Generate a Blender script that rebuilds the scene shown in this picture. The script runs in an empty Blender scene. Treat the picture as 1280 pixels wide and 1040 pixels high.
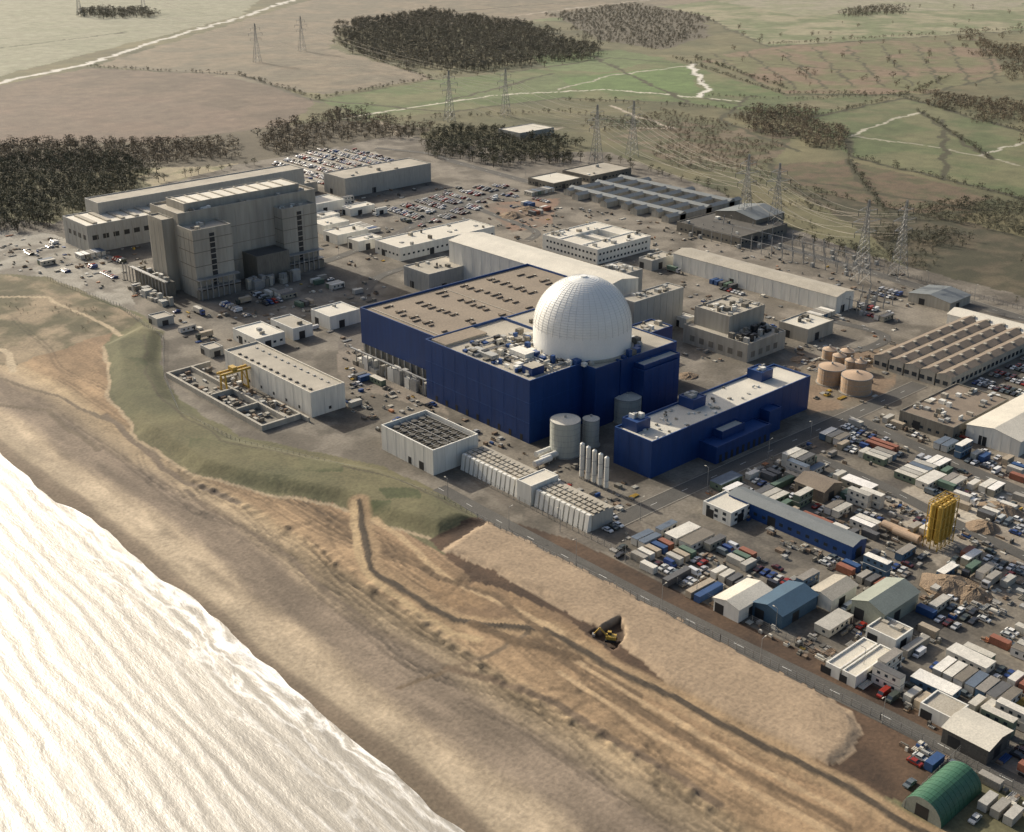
import bpy, math, random
import numpy as np
from mathutils import Vector
random.seed(7); RS=np.random.RandomState(7)
sc=bpy.context.scene
# ---------------------------------------------------------------- survey: photo -> site grid (metres)
F=1545.0; PIT=math.radians(23.4); CT,ST=math.cos(PIT),math.sin(PIT); CH=215.0
AA=math.radians(47.7); AX,AY=math.sin(AA),math.cos(AA)
def S(u,v,z=0.0):
    xp=u-640; yp=v-520
    k=(CH-z)/(F*ST+yp*CT); cx=xp*k; cy=(F*CT-yp*ST)*k
    return (cx*AX+cy*AY, -cx*AY+cy*AX)
def P(*pts,z=0): return [S(u,v,z) for u,v in pts]
# ---------------------------------------------------------------- materials
def newmat(name):
    m=bpy.data.materials.new(name); m.use_nodes=True; nt=m.node_tree
    return m,nt,nt.nodes['Principled BSDF']
def mat(name,col,rough=.8,var=.25,scale=.15,streak=0.0,metal=0,bump=0,attr=False,rnd=None,fine=2.0,bd=1.0):
    m,nt,b=newmat(name); N=nt.nodes; Lk=nt.links
    b.inputs['Roughness'].default_value=rough; b.inputs['Metallic'].default_value=metal
    g=N.new('ShaderNodeNewGeometry')
    mp=N.new('ShaderNodeMapping'); mp.inputs['Scale'].default_value=(1,1,.12 if streak else 1)
    Lk.new(g.outputs['Position'],mp.inputs['Vector'])
    n1=N.new('ShaderNodeTexNoise'); n1.inputs['Scale'].default_value=scale; n1.inputs['Detail'].default_value=5; n1.inputs['Roughness'].default_value=.65
    n2=N.new('ShaderNodeTexNoise'); n2.inputs['Scale'].default_value=fine; n2.inputs['Detail'].default_value=2
    Lk.new(mp.outputs[0],n1.inputs['Vector']); Lk.new(mp.outputs[0],n2.inputs['Vector'])
    ad=N.new('ShaderNodeMath'); ad.operation='ADD'; Lk.new(n1.outputs['Fac'],ad.inputs[0]); Lk.new(n2.outputs['Fac'],ad.inputs[1])
    mr=N.new('ShaderNodeMapRange'); mr.inputs['From Min'].default_value=.7; mr.inputs['From Max'].default_value=1.3
    mr.inputs['To Min'].default_value=1-var; mr.inputs['To Max'].default_value=1+var
    Lk.new(ad.outputs[0],mr.inputs['Value'])
    vm=N.new('ShaderNodeVectorMath'); vm.operation='SCALE'; Lk.new(mr.outputs[0],vm.inputs['Scale'])
    if attr:
        a=N.new('ShaderNodeAttribute'); a.attribute_name='Col'; Lk.new(a.outputs['Color'],vm.inputs[0])
    elif rnd:
        oi=N.new('ShaderNodeObjectInfo'); cr=N.new('ShaderNodeValToRGB'); cr.color_ramp.interpolation='CONSTANT'
        e=cr.color_ramp.elements
        while len(e)<len(rnd): e.new(.5)
        for i,c in enumerate(rnd):
            e[i].position=i/len(rnd); e[i].color=(*c,1)
        Lk.new(oi.outputs['Random'],cr.inputs[0]); Lk.new(cr.outputs[0],vm.inputs[0])
    else: vm.inputs[0].default_value=col[:3]
    Lk.new(vm.outputs[0],b.inputs['Base Color'])
    if bump:
        bp=N.new('ShaderNodeBump'); bp.inputs['Strength'].default_value=bump; bp.inputs['Distance'].default_value=bd
        Lk.new(n2.outputs['Fac'],bp.inputs['Height']); Lk.new(bp.outputs[0],b.inputs['Normal'])
    return m
M={}
M['ground']=mat('terrain_ground',(0,0,0),.95,.27,.06,attr=True,bump=.4,fine=.8,bd=.3)
M['asphalt']=mat('asphalt',(.085,.08,.07),.9,.3,.08)
M['kerb']=mat('kerb_concrete',(.3,.28,.24),.9,.2)
M['paint']=mat('road_paint',(.7,.7,.65),.7,.15)
M['blue']=mat('blue_cladding',(.007,.037,.145),.45,.16,.05,streak=1,fine=.6)
M['blue2']=mat('blue_trim',(.014,.058,.19),.5,.15,.1)
M['brown']=mat('brown_roof_felt',(.24,.195,.145),.95,.22,.05,fine=1)
M['roofg']=mat('grey_roof_felt',(.38,.345,.28),.9,.25,.08)
M['roofd']=mat('dark_roof',(.085,.08,.07),.9,.3,.1)
M['roofw']=mat('pale_roof',(.59,.55,.46),.7,.2,.06)
M['white']=mat('white_cladding',(.7,.68,.61),.6,.13,.08,streak=1,fine=.8)
M['conc']=mat('weathered_concrete',(.37,.345,.29),.9,.2,.06,streak=1,fine=.5)
M['concA']=mat('stained_concrete_panels',(.36,.335,.28),.9,.2,.05,streak=1,fine=.35)
M['concd']=mat('dark_concrete',(.18,.165,.135),.9,.25,.1,streak=1)
M['grey']=mat('grey_cladding',(.36,.355,.325),.6,.15,.06,streak=1)
M['steel']=mat('galvanised_steel',(.32,.32,.31),.5,.2,.3,metal=.4)
M['dark']=mat('dark_opening',(.02,.022,.025),.5,.2)
M['glass']=mat('window_glass',(.03,.04,.05),.15,.1)
M['dome']=mat('dome_white',(.84,.83,.78),.4,.05,.1)
M['domejoint']=mat('dome_joint',(.62,.61,.57),.6,.05,.1)
M['tan']=mat('tan_tank_roof',(.42,.3,.2),.7,.15)
M['tank']=mat('tank_grey',(.42,.43,.38),.5,.12,.2,streak=1)
M['yellow']=mat('yellow_paint',(.45,.29,.05),.5,.25,.6)
M['orange']=mat('orange_paint',(.38,.17,.08),.6,.2)
M['green']=mat('green_sheeting',(.04,.12,.07),.5,.2,.2)
M['ggreen']=mat('greygreen_sheet',(.27,.29,.24),.6,.15)
M['browns']=mat('brown_workshop_roof',(.2,.16,.12),.9,.25)
M['brownd']=mat('roof_vent_brown',(.15,.12,.09),.9,.25)
M['blroof']=mat('blue_grey_roof',(.17,.185,.185),.6,.15)
M['blroof2']=mat('blue_sheet_roof',(.05,.1,.15),.6,.15)
M['car']=mat('car_paint',None,.25,.03,rnd=[(.6,.6,.6),(.26,.03,.02),(.03,.06,.18),(.4,.4,.4),(.04,.04,.045),(.75,.74,.7),(.12,.14,.15),(.25,.22,.18),(.08,.02,.02),(.5,.5,.47),(.06,.07,.06)])
M['cab']=mat('cabin_paint',None,.6,.1,.3,rnd=[(.55,.52,.45),(.45,.42,.35),(.07,.13,.2),(.64,.61,.54),(.3,.28,.22),(.5,.48,.43),(.13,.17,.12),(.58,.55,.5)])
M['cabroof']=mat('cabin_roof',None,.7,.22,.4,rnd=[(.6,.57,.5),(.4,.38,.33),(.72,.69,.62),(.24,.22,.19),(.1,.1,.1),(.76,.73,.68),(.1,.13,.17),(.5,.47,.4),(.17,.15,.12)])
M['cont']=mat('container_paint',None,.6,.15,.5,rnd=[(.025,.07,.18),(.5,.47,.4),(.3,.28,.24),(.09,.14,.1),(.6,.57,.5),(.26,.1,.06),(.42,.4,.35),(.1,.1,.1),(.36,.3,.22)])
M['tyre']=mat('tyre_rubber',(.02,.02,.02),.9,.1)
M['bark']=mat('tree_bark',(.12,.1,.075),.9,.2)
M['leaf']=mat('pine_foliage',(.105,.1,.062),.9,.5,.03,fine=.4)
M['leaf2']=mat('winter_twigs',(.185,.15,.1),.9,.4,.03,fine=.4)
M['leafhaze']=mat('far_foliage_haze_tint',(.165,.15,.108),.9,.4,.02,fine=.2)  # distant woods: foliage colour paled to stand in for haze
M['mix1']=mat('timber_and_rust',(.2,.145,.1),.9,.4,.8)
M['mix2']=mat('grey_material',(.28,.265,.235),.8,.4,.8)
M['soilp']=mat('soil_heap',(.22,.16,.105),.95,.3,.4,bump=.5)
# ---------------------------------------------------------------- mesh builder
class MB:
    def __init__(s): s.v=[];s.f=[];s.m=[];s.mats=[]
    def mi(s,k):
        if k not in s.mats: s.mats.append(k)
        return s.mats.index(k)
    def add(s,vs,fs,k):
        o=len(s.v); s.v+=vs; i=s.mi(k)
        for f in fs: s.f.append([o+j for j in f]); s.m.append(i)
    def box(s,x0,x1,y0,y1,z0,z1,k,top=None):
        if x1<x0:x0,x1=x1,x0
        if y1<y0:y0,y1=y1,y0
        v=[(x0,y0,z0),(x1,y0,z0),(x1,y1,z0),(x0,y1,z0),(x0,y0,z1),(x1,y0,z1),(x1,y1,z1),(x0,y1,z1)]
        s.add(v,[(0,1,5,4),(1,2,6,5),(2,3,7,6),(3,0,4,7),(3,2,1,0)],k)
        s.add(v[4:],[(0,1,2,3)],top or k)
    def flat(s,x0,x1,y0,y1,h,wall,roof,par=.8,z0=0,t=.45,cap=None):
        H=h+par
        o=[(x0,y0),(x1,y0),(x1,y1),(x0,y1)]; i=[(x0+t,y0+t),(x1-t,y0+t),(x1-t,y1-t),(x0+t,y1-t)]
        v=[(a,b,z0) for a,b in o]+[(a,b,H) for a,b in o]+[(a,b,H) for a,b in i]+[(a,b,h) for a,b in i]
        s.add(v,[(j,(j+1)%4,4+(j+1)%4,4+j) for j in range(4)],wall)
        s.add(v,[(4+j,4+(j+1)%4,8+(j+1)%4,8+j) for j in range(4)]+[(8+j,8+(j+1)%4,12+(j+1)%4,12+j) for j in range(4)],cap or wall)
        s.add(v,[(12,13,14,15)],roof)
    def gable(s,x0,x1,y0,y1,h,r,axis,wall,roof,z0=0,ov=.4):
        s.box(x0,x1,y0,y1,z0,h,wall)
        if axis=='x':
            ym=(y0+y1)/2
            v=[(x0,y0,h),(x0,y1,h),(x0,ym,h+r),(x1,y0,h),(x1,y1,h),(x1,ym,h+r)]
            s.add(v,[(0,2,1),(3,4,5)],wall)
            e=h-ov*r/max(.1,(ym-y0))+.05
            v=[(x0-ov,y0-ov,e),(x1+ov,y0-ov,e),(x1+ov,ym,h+r+.05),(x0-ov,ym,h+r+.05),(x0-ov,y1+ov,e),(x1+ov,y1+ov,e)]
            s.add(v,[(0,1,2,3),(3,2,5,4)],roof)
        else:
            xm=(x0+x1)/2
            v=[(x0,y0,h),(x1,y0,h),(xm,y0,h+r),(x0,y1,h),(x1,y1,h),(xm,y1,h+r)]
            s.add(v,[(0,1,2),(3,5,4)],wall)
            e=h-ov*r/max(.1,(xm-x0))+.05
            v=[(x0-ov,y0-ov,e),(xm,y0-ov,h+r+.05),(xm,y1+ov,h+r+.05),(x0-ov,y1+ov,e),(x1+ov,y0-ov,e),(x1+ov,y1+ov,e)]
            s.add(v,[(0,1,2,3),(1,4,5,2)],roof)
    def cyl(s,x,y,r,z0,z1,k,top=None,n=20,r2=None,cone=0):
        r2=r if r2 is None else r2
        v=[(x+r*math.cos(2*math.pi*i/n),y+r*math.sin(2*math.pi*i/n),z0) for i in range(n)]+[(x+r2*math.cos(2*math.pi*i/n),y+r2*math.sin(2*math.pi*i/n),z1) for i in range(n)]
        s.add(v,[(i,(i+1)%n,n+(i+1)%n,n+i) for i in range(n)],k)
        s.add(v[n:]+[(x,y,z1+cone)],[(i,(i+1)%n,n) for i in range(n)],top or k)
    def beam(s,p,q,w,k):
        p=Vector(p);q=Vector(q);d=(q-p).normalized()
        a=d.cross(Vector((0,0,1)));
        if a.length<.01: a=Vector((1,0,0))
        a.normalize(); b=d.cross(a); a*=w/2;b*=w/2
        v=[tuple(c) for c in (p+a+b,p+a-b,p-a-b,p-a+b,q+a+b,q+a-b,q-a-b,q-a+b)]
        s.add(v,[(0,1,5,4),(1,2,6,5),(2,3,7,6),(3,0,4,7),(3,2,1,0),(4,5,6,7)],k)
    def hcyl(s,p,q,r,k,n=10):
        p=Vector(p);q=Vector(q);d=(q-p).normalized();a=d.cross(Vector((0,0,1))).normalized();b=d.cross(a)
        v=[tuple(c+a*r*math.cos(2*math.pi*i/n)+b*r*math.sin(2*math.pi*i/n)) for c in (p,q) for i in range(n)]
        s.add(v,[(i,(i+1)%n,n+(i+1)%n,n+i) for i in range(n)]+[tuple(range(n))[::-1],tuple(range(n,2*n))],k)
    def win(s,x0,x1,y0,y1,zs,hh=1.2,w=1.6,gap=2.2,k='glass'):
        d=.04
        for z in zs:
            y=y0+gap
            while y+w<y1-gap*.5:
                s.box(x0-d,x0,y,y+w,z,z+hh,k); s.box(x1,x1+d,y,y+w,z,z+hh,k); y+=w+gap
            x=x0+gap
            while x+w<x1-gap*.5:
                s.box(x,x+w,y0-d,y0,z,z+hh,k); s.box(x,x+w,y1,y1+d,z,z+hh,k); x+=w+gap
    def ribs(s,x0,x1,y0,y1,z0,z1,sp,k,w=.25,d=.12):
        y=y0+sp
        while y<y1-.5: s.box(x0-d,x0,y,y+w,z0,z1,k); y+=sp
        x=x0+sp
        while x<x1-.5: s.box(x,x+w,y0-d,y0,z0,z1,k); x+=sp
    def clutter(s,x0,x1,y0,y1,z,n,ks=('roofg','grey','white','concd'),sz=(.6,3),hz=(.4,2.2)):
        for i in range(n):
            a=random.uniform(*sz);b=random.uniform(*sz);h=random.uniform(*hz)
            if x1-x0-a-1<=0 or y1-y0-b-1<=0: continue
            x=random.uniform(x0+.6,x1-a-.5);y=random.uniform(y0+.6,y1-b-.5)
            s.box(x,x+a,y,y+b,z,z+h,random.choice(ks))
    def mesh(s,name):
        me=bpy.data.meshes.new(name); me.from_pydata(s.v,[],s.f)
        for k in s.mats: me.materials.append(M[k])
        me.polygons.foreach_set('material_index',s.m); me.update(); return me
    def obj(s,name):
        o=bpy.data.objects.new(name,s.mesh(name)); sc.collection.objects.link(o); return o
def link(name,me,x,y,rot=0,z=0,s=1):
    o=bpy.data.objects.new(name,me); o.location=(x,y,z); o.rotation_euler=(0,0,rot); o.scale=(s,s,s); sc.collection.objects.link(o); return o
OCC=[]
def occ(x0,x1,y0,y1,p=.5): OCC.append((min(x0,x1)-p,max(x0,x1)+p,min(y0,y1)-p,max(y0,y1)+p))
def free(x0,x1,y0,y1):
    for a,b,c,d in OCC:
        if x0<b and x1>a and y0<d and y1>c: return False
    return True
def rect(L,N,R,h):
    n=S(*N,h); x1=S(*R,h)[0]; y1=S(*L,h)[1]
    return n[0],x1,n[1],y1
def inpoly(x,y,poly):
    c=False;j=len(poly)-1
    for i in range(len(poly)):
        xi,yi=poly[i];xj,yj=poly[j]
        if (yi>y)!=(yj>y) and x<(xj-xi)*(y-yi)/(yj-yi)+xi: c=not c
        j=i
    return c
# ---------------------------------------------------------------- noise
TAB=RS.rand(256,256)
def vn(x,y,s=0):
    x=x+s*17.3;y=y+s*31.7
    xi=np.floor(x).astype(np.int64);yi=np.floor(y).astype(np.int64);fx=x-xi;fy=y-yi
    fx=fx*fx*(3-2*fx);fy=fy*fy*(3-2*fy)
    g=lambda a,b:TAB[a&255,b&255]
    return (g(xi,yi)*(1-fx)+g(xi+1,yi)*fx)*(1-fy)+(g(xi,yi+1)*(1-fx)+g(xi+1,yi+1)*fx)*fy
def fbm(x,y,s=0,o=4):
    r=0;a=.5;t=0
    for i in range(o): r=r+a*vn(x*2**i,y*2**i,s+i*3);t+=a;a*=.55
    return r/t
# ---------------------------------------------------------------- terrain
def lines(lo,a,b,d,g,far):
    L=[a]
    while L[-1]<b: L.append(L[-1]+max(d,g*abs(L[-1])))
    s=d*4;x=L[-1]
    while x<far: s*=1.25 if s<400 else 1; s=max(s,10); x+=s; L.append(x)
    x=a;s=10;P_=[]
    while x>lo: s*=1.4; x-=s; P_.append(x)
    return np.array(P_[::-1]+L)
xs=lines(-600,120,2700,.85,.003,14000); ys=lines(-9000,70,2800,.9,.003,14000)
X,Y=np.meshgrid(xs,ys); sh=X.shape; X=X.ravel();Y=Y.ravel()
W=.012*np.maximum(X+Y,300)*.6
WX=X+(fbm(X/18,Y/18,1)-.5)*W*1.1; WY=Y+(fbm(X/18,Y/18,5)-.5)*W*1.1
def pmask(poly,X_=None,Y_=None):
    X_=WX if X_ is None else X_;Y_=WY if Y_ is None else Y_
    px=[p[0] for p in poly];py=[p[1] for p in poly]
    idx=np.where((X_>min(px))&(X_<max(px))&(Y_>min(py))&(Y_<max(py)))[0]
    x=X_[idx];y=Y_[idx];c=np.zeros(len(idx),bool);j=len(poly)-1
    for i in range(len(poly)):
        xi,yi=poly[i];xj,yj=poly[j]
        if yi!=yj: c^=((yi>y)!=(yj>y))&(x<(xj-xi)*(y-yi)/(yj-yi)+xi)
        j=i
    return idx[c]
def pldist(idx,pl,closed=False,X_=None,Y_=None):
    X_=WX if X_ is None else X_;Y_=WY if Y_ is None else Y_
    x=X_[idx];y=Y_[idx];d=np.full(len(idx),1e9)
    n=len(pl)
    for i in range(n if closed else n-1):
        ax,ay=pl[i];bx,by=pl[(i+1)%n];dx,dy=bx-ax,by-ay
        t=np.clip(((x-ax)*dx+(y-ay)*dy)/(dx*dx+dy*dy+1e-9),0,1)
        d=np.minimum(d,np.hypot(x-ax-t*dx,y-ay-t*dy))
    return d
def near(pl,w):
    px=[p[0] for p in pl];py=[p[1] for p in pl]
    idx=np.where((X>min(px)-w-8)&(X<max(px)+w+8)&(Y>min(py)-w-8)&(Y<max(py)+w+8))[0]
    d=pldist(idx,pl); k=d<w
    return idx[k],d[k]
C=np.zeros((len(X),3)); Z=np.zeros(len(X))
big=fbm(X/120,Y/120,9)[:,None]; med=fbm(X/14,Y/14,11)[:,None]; fin=fbm(X/4,Y/4,13)[:,None]; mid=fbm(X/45,Y/45,17)[:,None]
C[:]=np.array([.16,.152,.078])*(.6+.8*big)
C+=np.array([.1,.07,.04])*(mid-.5)*2
C=np.clip(C,.02,1)
def paint(poly,c,var=.3,c2=None,m=None):
    i=pmask(poly); 
    base=np.array(c)
    if c2 is not None:
        q=med if m is None else m
        t=np.clip((q[i]-.5)*5+.5,0,1); base=base*(1-t)+np.array(c2)*t
    C[i]=base*(1-var/2+var*med[i])*(1-.15+.3*fin[i])*(.85+.3*mid[i])
def stroke(pl,w,c,dz=0,k=1.0):
    i,d=near(pl,w); t=np.clip((w-d)/(w*.35),0,1)[:,None]*k
    C[i]=C[i]*(1-t)+np.array(c)*t*(.8+.4*fin[i]); Z[i]+=dz*t[:,0]
# far farmland
paint(P((-60,-20),(360,-30),(300,20),(120,65),(-60,110)),(.36,.355,.25),c2=(.29,.295,.2),m=mid)
paint(P((-60,118),(110,85),(300,95),(395,125),(360,160),(180,182),(-60,185)),(.225,.17,.125),c2=(.16,.125,.092),m=mid)
paint(P((-60,128),(60,118),(200,122),(300,140),(300,172),(180,182),(-60,185)),(.23,.17,.127),c2=(.195,.15,.113),m=mid)
paint(P((120,82),(380,2),(500,-30),(1400,-40),(900,5),(640,30),(425,35),(412,60),(545,98),(400,118),(250,92)),(.28,.23,.16),c2=(.2,.175,.125),m=mid)
paint(P((640,28),(900,0),(1400,-30),(1400,30),(1280,38),(960,58),(880,20)),(.19,.225,.105),c2=(.33,.305,.19),m=mid)
paint(P((1280,-20),(1100,-10),(900,2),(1000,20),(1100,14),(1280,12)),(.37,.34,.24),c2=(.28,.28,.17),m=mid)
paint(P((690,18),(790,2),(885,20),(885,45),(830,62),(750,50)),(.15,.13,.09))
paint(P((395,125),(540,100),(640,90),(760,70),(840,76),(990,122),(1010,150),(860,128),(700,122),(560,140),(470,150)),(.13,.178,.065),c2=(.185,.19,.09),m=mid)
paint(P((700,98),(860,82),(872,117),(720,112)),(.14,.215,.07))
paint(P((560,112),(690,92),(720,110),(600,126)),(.15,.19,.08))
paint(P((660,70),(770,62),(830,72),(760,90),(690,88)),(.16,.21,.085))
paint(P((868,72),(1000,55),(1230,48),(1255,92),(1150,118),(985,116)),(.26,.185,.12),c2=(.17,.17,.08),m=mid)
for k in range(9): stroke(P((890+k*42,66-k*2),(960+k*36,112-k*1)),2.4,(.085,.078,.042))
stroke(P((868,72),(1060,88),(1250,92)),2.5,(.08,.072,.038))
paint(P((1000,150),(1130,122),(1400,200),(1400,270),(1240,238),(1060,195)),(.125,.155,.065),c2=(.17,.17,.085),m=mid)
paint(P((880,120),(985,120),(1130,120),(1000,150)),(.13,.16,.068),c2=(.2,.18,.1),m=mid)
paint(P((960,205),(1060,200),(1240,245),(1200,278),(1060,262),(985,232)),(.17,.125,.078),c2=(.105,.1,.05))
paint(P((820,150),(1000,165),(960,205),(880,215),(760,175)),(.115,.115,.056),c2=(.18,.14,.09))
paint(P((985,235),(1210,278),(1400,330),(1400,400),(1150,345),(1080,290)),(.065,.062,.033),c2=(.11,.09,.054))
paint(P((-60,180),(180,178),(420,150),(540,160),(520,178),(300,205),(190,215),(-60,215)),(.13,.11,.072))
paint(P((165,212),(300,205),(330,210),(250,228),(190,235)),(.4,.34,.22),c2=(.22,.21,.11))
for pl,w,c in [([(-60,118),(20,98),(110,80),(200,50),(300,22),(380,-5)],6,(.8,.76,.68)),([(110,84),(300,94),(400,128)],4,(.12,.11,.075)),
  ([(430,148),(540,130),(640,117),(760,112),(870,121),(930,127)],2.4,(.72,.67,.54)),([(700,112),(760,95),(862,82)],2.0,(.55,.5,.4)),
  ([(862,80),(876,100),(884,112),(874,121)],4,(.8,.76,.66)),([(760,132),(840,160),(800,160)],2.5,(.55,.47,.37)),([(1060,170),(1110,152),(1150,140)],2.0,(.5,.47,.37)),([(1060,170),(1160,182),(1300,212)],2.0,(.42,.39,.29)),([(1220,195),(1280,178)],2.0,(.5,.47,.38)),
  ([(640,20),(760,5),(900,-8)],4,(.45,.39,.31)),([(470,150),(520,185),(560,200)],4,(.45,.38,.28)),([(430,38),(640,20)],3,(.15,.13,.09)),([(560,200),(600,175),(700,160)],3,(.37,.32,.24))]:
    stroke(P(*pl),w,c)
for pl in [((395,125),(560,140),(700,122)),((560,126),(690,92)),((640,90),(760,72),(840,78)),((1000,150),(1130,122)),((1130,122),(1280,166)),((1060,195),(1240,238),(1290,250)),((960,205),(985,232),(1060,262),(1200,278)),((960,58),(1280,38)),((985,118),(1150,119),(1255,94)),((880,22),(960,58)),((1100,272),(1240,262)),((0,60),(160,40)),((560,15),(800,-5)),((880,122),(1000,148)),((1060,172),(1060,195)),((1150,140),(1240,200)),((1000,225),(1220,262)),((700,122),(860,130)),((1060,200),(1110,270)),((900,150),(1000,190)),((1180,150),(1180,225)),((740,70),(860,128)),((940,120),(900,150))]:
    stroke(P(*pl),3.4,(.075,.072,.038))
C*=.76
haze=np.clip((np.hypot(X,Y)-1000)/2600,0,1)[:,None]*.34
C[:]=C*(1-haze)+np.array([.27,.25,.2])*haze  # aerial haze painted into the ground colour, growing with distance
# site
SITE=P((-80,262),(-80,338),(60,345),(180,395),(205,425),(195,455),(225,500),(300,545),(470,582),(560,618),(640,655),(720,692),(1100,882),(1420,1045),(1420,430),(1280,372),(1130,332),(985,285),(900,240),(760,190),(640,190),(500,168),(400,188),(300,205),(170,240),(70,280))
paint(SITE,(.115,.1,.078),.5,c2=(.18,.158,.125))
for pl,c,c2 in [(((340,205),(400,186),(470,190),(495,205),(400,228)),(.36,.33,.27),(.3,.27,.22)),(((478,262),(560,238),(610,258),(525,284)),(.11,.105,.092),(.14,.13,.11)),
   (((860,600),(1100,520),(1280,600),(1280,720),(1100,640)),(.088,.078,.065),(.15,.13,.1)),(((1100,620),(1280,560),(1280,760),(1180,720)),(.33,.29,.23),(.19,.16,.125)),
   (((760,690),(900,630),(1280,830),(1280,985)),(.092,.082,.068),(.15,.132,.105)),(((600,255),(700,248),(690,280),(640,290)),(.22,.14,.095),(.15,.115,.085)),
   (((985,440),(1130,430),(1110,500),(1010,520)),(.22,.155,.1),(.15,.125,.09)),(((420,400),(460,395),(540,480),(560,520),(430,480)),(.22,.185,.145),(.14,.122,.1)),
   (((-80,285),(60,290),(170,330),(170,390),(60,345),(-80,338)),(.3,.28,.235),(.15,.135,.11)),(((560,580),(600,575),(800,650),(820,700),(700,680)),(.1,.088,.07),(.14,.12,.095)),
   (((580,330),(720,350),(900,300),(1080,360),(1080,420),(1000,460),(850,480),(850,350)),(.14,.122,.095),(.2,.175,.14)),(((1150,640),(1210,600),(1270,620),(1240,660)),(.44,.39,.31),(.3,.26,.2))]:
    paint(P(*pl),c,.4,c2)
# beach
bl=P((-120,330),(60,350),(150,405),(135,435),(150,500),(250,577),(360,605),(440,635),(550,690),(690,770),(850,870),(1000,960),(1120,1030),(1300,1130))
BE=[(-500,9000),(bl[0][0]+60,9000)]+bl+[(bl[-1][0]+20,-9000),(-500,-9000)]
bi=pmask(BE)
d=X[bi]+(fbm(X[bi]/25,Y[bi]/70,21)-.5)*13
stops=[100,152,157,160,162,167,173,178,189,195,203,207,226,240,400]
cols=np.array([(.16,.125,.085),(.16,.125,.085),(.17,.13,.09),(.21,.165,.115),(.36,.29,.2),(.41,.33,.23),(.36,.285,.195),(.21,.165,.12),(.195,.152,.11),(.31,.24,.155),(.335,.25,.15),(.325,.225,.13),(.25,.168,.095),(.235,.16,.095),(.23,.165,.1)])
for c in range(3): C[bi,c]=np.interp(d,stops,cols[:,c])
pt=np.clip((fbm(X[bi]/7,Y[bi]/34,25)-.5)*3.2,-.5,.5)[:,None]
pt2=np.clip((fbm(X[bi]/2.2,Y[bi]/12,28)-.5)*3,-.5,.5)[:,None]
kk=np.interp(X[bi],[160,172,195],[.15,.45,.4])[:,None]
C[bi]*=(1+kk*pt)*(1+.12*pt2)*(.93+.14*fin[bi])
# scrubby dunes
paint(P((-120,330),(60,350),(180,398),(150,415),(110,425),(60,440),(20,455),(-120,440)),(.1,.09,.048),.6,c2=(.23,.18,.115))
stroke(P((-60,420),(10,440),(20,462)),2,(.42,.34,.23)); stroke(P((-40,370),(60,372),(140,410),(160,425)),1.5,(.4,.32,.21))
stroke(P((0,470),(60,490),(130,520),(200,570)),1.2,(.14,.11,.075)); stroke(P((-40,500),(60,510),(120,560)),1.5,(.14,.11,.075))
# beach relief
Z[:]+=np.interp(X+(fbm(X/40,Y/40,33)-.5)*9,[60,148,157,205,240],[-9,-3.3,-2.4,-.6,0])*1.0
bmp=np.clip(fbm(X/4,Y/3,41,3)-.45,0,1)*3.2*np.exp(-((X-203-(fbm(Y/40,Y*0,3)-.5)*10)/2.4)**2)
Z+=np.where((X>190)&(X<216)&(Y<430),bmp,0)
bmp=np.clip(fbm(X/3,Y/5,71,3)-.5,0,1)*1.6*np.exp(-((X-190-(fbm(Y/60,Y*0,8)-.5)*14)/1.6)**2)
Z+=np.where((X>178)&(X<205),bmp,0)
bm=np.zeros(len(X),bool); bm[bi]=True
Z+=np.where(bm&(X>170),(fbm(X/7,Y/14,43,4)-.5)*.5*np.interp(X,[170,195],[.15,1]),0)
Z+=np.where(bm&(X>200),(fbm(X/2.2,Y/2.2,47,3)-.5)*.22,0)
for k in range(30):
    x0=random.uniform(188,240); cl=x0+(fbm(Y/70,Y*0+k*3.3,50+k,2)-.5)*26
    y0=random.uniform(90,420);y1=y0+random.uniform(80,260)
    q=np.where(bm&(np.minimum(np.abs(X-cl),np.abs(X-cl-2.2))<.6)&(X>172)&(Y>y0)&(Y<y1))[0]; Z[q]-=.14; C[q]*=.74
for k in range(18):
    cx_,cy_=random.uniform(205,238),random.uniform(150,330);r_=random.uniform(8,26)
    q=np.where(bm&(np.abs(np.hypot(X-cx_,(Y-cy_)*.6)-r_)<.7)&(X>198)&((Y-cy_)*(1 if k%2 else -1)>0))[0]; C[q]*=.8; Z[q]-=.1
stroke(P((230,610),(300,655),(345,680),(420,745),(500,800),(560,830)),1.2,(.15,.115,.08),-.25)
stroke(P((130,515),(160,545),(230,600),(300,625)),1.5,(.15,.115,.08),-.2)
# grass bank
BANK=P((128,432),(178,405),(208,415),(200,455),(222,500),(295,548),(400,572),(480,586),(560,620),(610,652),(548,675),(478,655),(415,630),(325,612),(242,590),(170,545),(136,492))
paint(BANK,(.105,.103,.052),.3,c2=(.13,.118,.06),m=mid)
i=pmask(BANK,X,Y); dd=pldist(i,BANK,True,X,Y); tt=np.minimum(dd/9,1); Z[i]+=tt*tt*(3-2*tt)*3.0
stroke(P((128,434),(137,492),(170,547),(242,592),(325,613),(415,632),(478,657),(548,677)),1.0,(.34,.265,.17))
stroke(P((185,425),(178,458),(205,510),(280,558),(400,584),(500,606),(580,645)),.8,(.08,.07,.04))
for px in [(400,588,30,10),(165,462,18,8),(470,640,18,7),(330,590,14,6),(500,625,26,8),(250,560,16,6)]:
    u,v,a,b=px; paint(P((u-a,v-b),(u+a,v-b*.6),(u+a,v+b),(u-a*.6,v+b)),(.065,.074,.03),.5,c2=(.105,.1,.05))
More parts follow.
